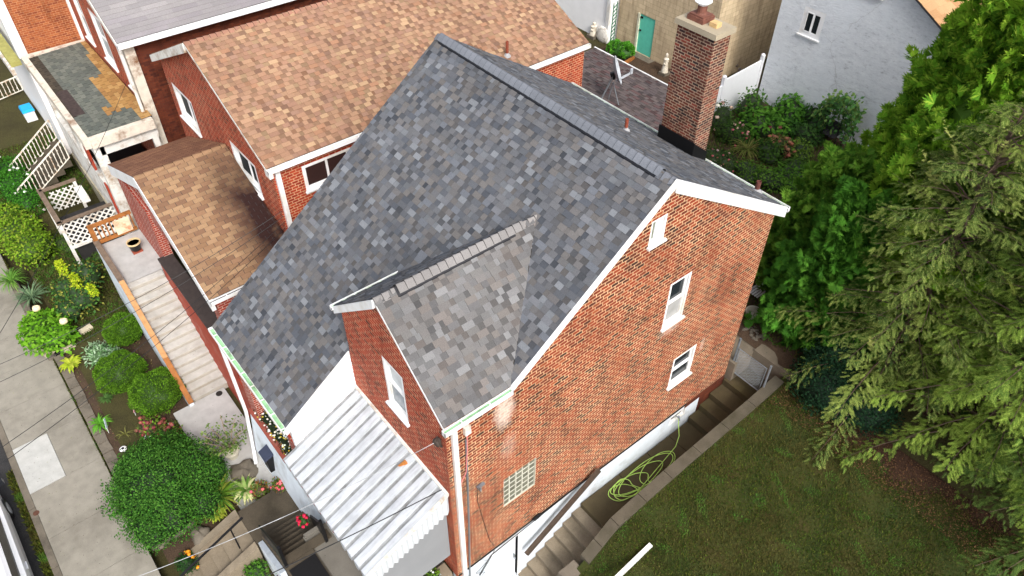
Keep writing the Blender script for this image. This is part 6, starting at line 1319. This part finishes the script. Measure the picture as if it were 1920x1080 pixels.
# ================================================================ street edge: weeds, white car
tw = tufts(5000, -13, -6, -14.42, -14.2, lambda x, y: -3.12, [(84, 96, 40), (110, 120, 44), (70, 80, 40)], .13, 'weeds'); tw['label'] = 'weeds growing along the kerb'; tw['category'] = 'weeds'
cr = thing('parked_car', 'white car parked at the kerb with black wing mirror', 'car', (-8.5, -15.4, -3.14))
CP = plain('white_car_paint', (228, 231, 235), .2, .02, 2, spec=.6); gz0 = -3.14
prof = [(.0, .35), (0, .95), (.55, 1.02), (.95, 1.30), (1.2, 1.44), (1.95, 1.44)]
def body(m):
    # cross-section swept along the car length; flank with shoulder and tumblehome
    secs = []
    for x, hw, top in ((-12.6, .72, .75), (-12.3, .84, .86), (-11.2, .90, .94), (-10.2, .92, .98), (-8.5, .93, 1.0), (-7, .93, 1.0), (-6.3, .88, .98), (-6.0, .78, .9)):
        yc = -15.55; pts = [(-hw+.05, .22), (-hw, .4), (-hw, .7), (-hw+.04, top-.06), (-hw+.14, top), (hw-.14, top), (hw-.04, top-.06), (hw, .7), (hw, .4), (hw-.05, .22)]
        secs.append([(x, yc+a, gz0+b) for a, b in pts])
    for s0, s1 in zip(secs, secs[1:]):
        for k in range(9): m.face([s0[k], s1[k], s1[k+1], s0[k+1]][::-1])
    m.face(secs[0]); m.face(secs[-1][::-1])
one('body', CP, cr, body)
def roofc(m):
    yc = -15.55; a = [(-10.6, .78, 1.0), (-9.7, .66, 1.42), (-7.6, .66, 1.46), (-6.7, .76, 1.0)]
    P_ = [[(x, yc-h, gz0+z), (x, yc+h, gz0+z)] for x, h, z in a]
    m.face([P_[1][0], P_[2][0], P_[2][1], P_[1][1]])
    for i in range(3): pass
one('roof', CP, cr, lambda m: m.hexa([(-9.75, -16.22, gz0+1.38), (-7.5, -16.22, gz0+1.4), (-7.5, -14.88, gz0+1.4), (-9.75, -14.88, gz0+1.38), (-9.65, -16.12, gz0+1.46), (-7.6, -16.12, gz0+1.49), (-7.6, -14.98, gz0+1.49), (-9.65, -14.98, gz0+1.46)]))
one('glass', plain('car_glass', (26, 30, 34), .06, .1, spec=.7), cr, lambda m: m.hexa([(-10.7, -16.33, gz0+.98), (-6.6, -16.33, gz0+.98), (-6.6, -14.77, gz0+.98), (-10.7, -14.77, gz0+.98), (-9.75, -16.2, gz0+1.4), (-7.5, -16.2, gz0+1.41), (-7.5, -14.9, gz0+1.41), (-9.75, -14.9, gz0+1.4)]))
for x in (-11.4, -7.2):
    wh = one('wheel', BLACK, cr, lambda m: m.tube([(x, -14.84, gz0+.33), (x, -14.62, gz0+.33)], .33, 20)); one('rim', MD, wh, lambda m: m.tube([(x, -14.64, gz0+.33), (x, -14.61, gz0+.33)], .2, 14))
mp_ = G(20, 892, -2.05); one('wing_mirror', plain('black_mirror_shell', (30, 32, 36), .3), cr, lambda m: m.hexa([(mp_.x-.1, -14.62, -2.15), (mp_.x+.12, -14.62, -2.15), (mp_.x+.1, -14.36, -2.13), (mp_.x-.06, -14.36, -2.13), (mp_.x-.1, -14.62, -1.98), (mp_.x+.1, -14.62, -1.98), (mp_.x+.08, -14.38, -1.99), (mp_.x-.05, -14.38, -1.99)]))
one('door_handle', MD, cr, lambda m: m.box(-8.9, -14.63, -2.4, -8.65, -14.59, -2.36))
# ================================================================ overhead wires
def wire_(label, a, b, r, mat=BLACK, sag=.25):
    a = Vector(a); b = Vector(b); t = thing('overhead_wire', label, 'wire', b, 'overhead service wires'); n = 24
    one('cable', mat, t, lambda m: m.tube([a.lerp(b, k/n)-Vector((0, 0, sag*4*(k/n)*(1-k/n))) for k in range(n+1)], r, 5))
GW = plain('pale_cable', (150, 152, 154), .5, .5, 2)
wire_('thick grey service cable crossing the awning to the wing corner', G(60, 1150, 4.0), (-.1, -6.0, 5.55), .007, GW, .35)
wire_('thin black cable running along the porch awning to the brick wall', G(300, 1170, 3.0), (-.15, -6.02, 3.7), .012, BLACK, .1)
for i, (a, b, lb) in enumerate((((-40, 690), (300, 240), 'black wire crossing the garden to the grey roofed house corner'), ((-40, 700), (545, 400), 'black wire over the pale stairs to the orange roofed house'), ((-40, 735), (560, 400), 'lower black wire over the pale stairs to the orange roofed house'), ((-40, 868), (525, 410), 'black wire crossing the sidewalk patch and lowest stairs'), ((-40, 900), (515, 425), 'lowest black wire crossing the sidewalk patch'))):
    e = (-19.4, -5.6, 5.0) if i == 0 else (-10.2, -4.5, 4.6-.2*i)
    wire_(lb, G(*a, 3.0+.1*i), e, .008, BLACK, .3)
# ================================================================ litter, weeds and more garden growth
def litter(name, label, n, x0, x1, y0, y1, zf, cols, L, clear=None):
    x = RNG.uniform(x0, x1, n); y = RNG.uniform(y0, y1, n); z = np.array([zf(a, b)+.012 for a, b in zip(x, y)])
    o = qmesh(name, leafq(np.stack([x, y, z], 1), np.c_[RNG.normal(size=(n, 2)), RNG.normal(size=n)*.15], unit(np.c_[RNG.normal(size=(n, 2))*.3, np.ones(n)]), RNG.uniform(.5, 1.4, n)*L, RNG.uniform(.3, .8, n)*L), pickcol(cols, n, .3), None)
    o['kind'] = 'stuff'; o['label'] = label; o['category'] = 'leaf litter'
litter('fallen_leaves', 'scattered dead leaves on the front garden soil', 2600, -16.4, -6.6, -11.35, -9.1, bed, [(150, 120, 80), (110, 84, 60), (180, 160, 120), (90, 110, 50), (76, 60, 46)], .05)
litter('sidewalk_debris', 'small dark debris on the sidewalk', 500, -24, -3, -13.95, -11.9, lambda x, y: -3.0, [(96, 84, 68), (70, 62, 52), (120, 130, 60)], .028)
litter('needle_litter', 'brown needles and leaves below the evergreens', 16000, 1.6, 11, 4.3, 8, lambda x, y: curbz(y)+.01, [(110, 80, 58), (90, 64, 48), (130, 100, 70), (64, 50, 40)], .045)
wd_ = tufts(2200, -16.4, -8.2, -11.36, -9.0, lambda x, y: bed(x, y), [(84, 110, 44), (96, 124, 50), (70, 94, 40)], .07, 'garden_weeds'); wd_['label'] = 'small weeds in the front garden bed'; wd_['category'] = 'weeds'
wj = tufts(2600, -24, -9, -11.87, -11.79, lambda x, y: -3.0, [(84, 96, 40), (96, 110, 44)], .06, 'wall_weeds'); wj['label'] = 'weeds along the foot of the stone retaining wall'; wj['category'] = 'weeds'
gg_ = tufts(26000, -8.4, 1.5, 6.0, 16.5, lambda x, y: min(1.0, .3+.12*(y-5))+.05, [(70, 106, 40), (86, 120, 46), (60, 90, 38), (110, 120, 60)], .16, 'ground_cover'); gg_['label'] = 'mixed low green growth covering the back garden bed'; gg_['category'] = 'ground cover'
yg = tufts(30000, -30, -16.5, -11.1, -7.6, lambda x, y: -2.45+(.9 if x < -24 else 0), [(70, 100, 36), (88, 120, 44), (60, 84, 34)], .13, 'yard_growth'); yg['label'] = 'low green growth in the side yard'; yg['category'] = 'ground cover'
for px, py, r_, h_, cols_, lf, fl_, lb in [(1405, 215, .6, 1.2, [(70, 110, 44), (84, 126, 50)], .16, ([(120, 66, 60)], 6, .08), 'tall green shrub standing before the vinyl fence post'),
      (1350, 235, .5, 1.1, [(58, 84, 40), (72, 100, 46)], .1, ([(224, 190, 170), (240, 220, 210)], 9, .09), 'tall plant with cream and peach roses beside the chimney'),
      (1440, 285, .6, .6, [(72, 104, 42), (60, 90, 38)], .14, None, 'leafy green plant in front of the faded hydrangea'),
      (1480, 215, .7, .9, [(92, 146, 52), (78, 128, 46)], .2, None, 'light green broad leaved bush against the stucco wall'),
      (1525, 230, .6, .9, [(58, 96, 44), (72, 112, 50)], .16, None, 'dark leafy climber left of the arbor'),
      (1400, 320, .6, .5, [(80, 116, 46), (96, 132, 50)], .1, None, 'small leaved green plant just above the rear gutter'),
      (1480, 335, .7, .6, [(92, 138, 48), (80, 122, 44)], .12, None, 'yellow green shrub next to the rear gutter corner'),
      (1360, 310, .5, .5, [(60, 84, 40), (80, 100, 50)], .09, ([(180, 90, 100)], 12, .04), 'dusky green plant with tiny pink blooms near the flashing'),
      (1500, 285, .5, .6, [(110, 140, 56), (96, 124, 50)], .13, None, 'pale green plant at the foot of the arbor')]:
    p = G(px, py, 1.2); shrub('garden_plant', lb, 'plant', [(p.x, p.y, 1.0+h_*.4, r_, r_*.8, h_*.7), (p.x+r_*.5, p.y-r_*.5, 1.0+h_*.3, r_*.7, r_*.7, h_*.5), (p.x-r_*.6, p.y+.1, .95+h_*.2, r_*.6, r_*.6, h_*.45)], cols_, lf, 260 if lf > .15 else 600, (44, 58, 32), flower=fl_, up=.5, jitter=.3)
bpy.context.view_layer.update()
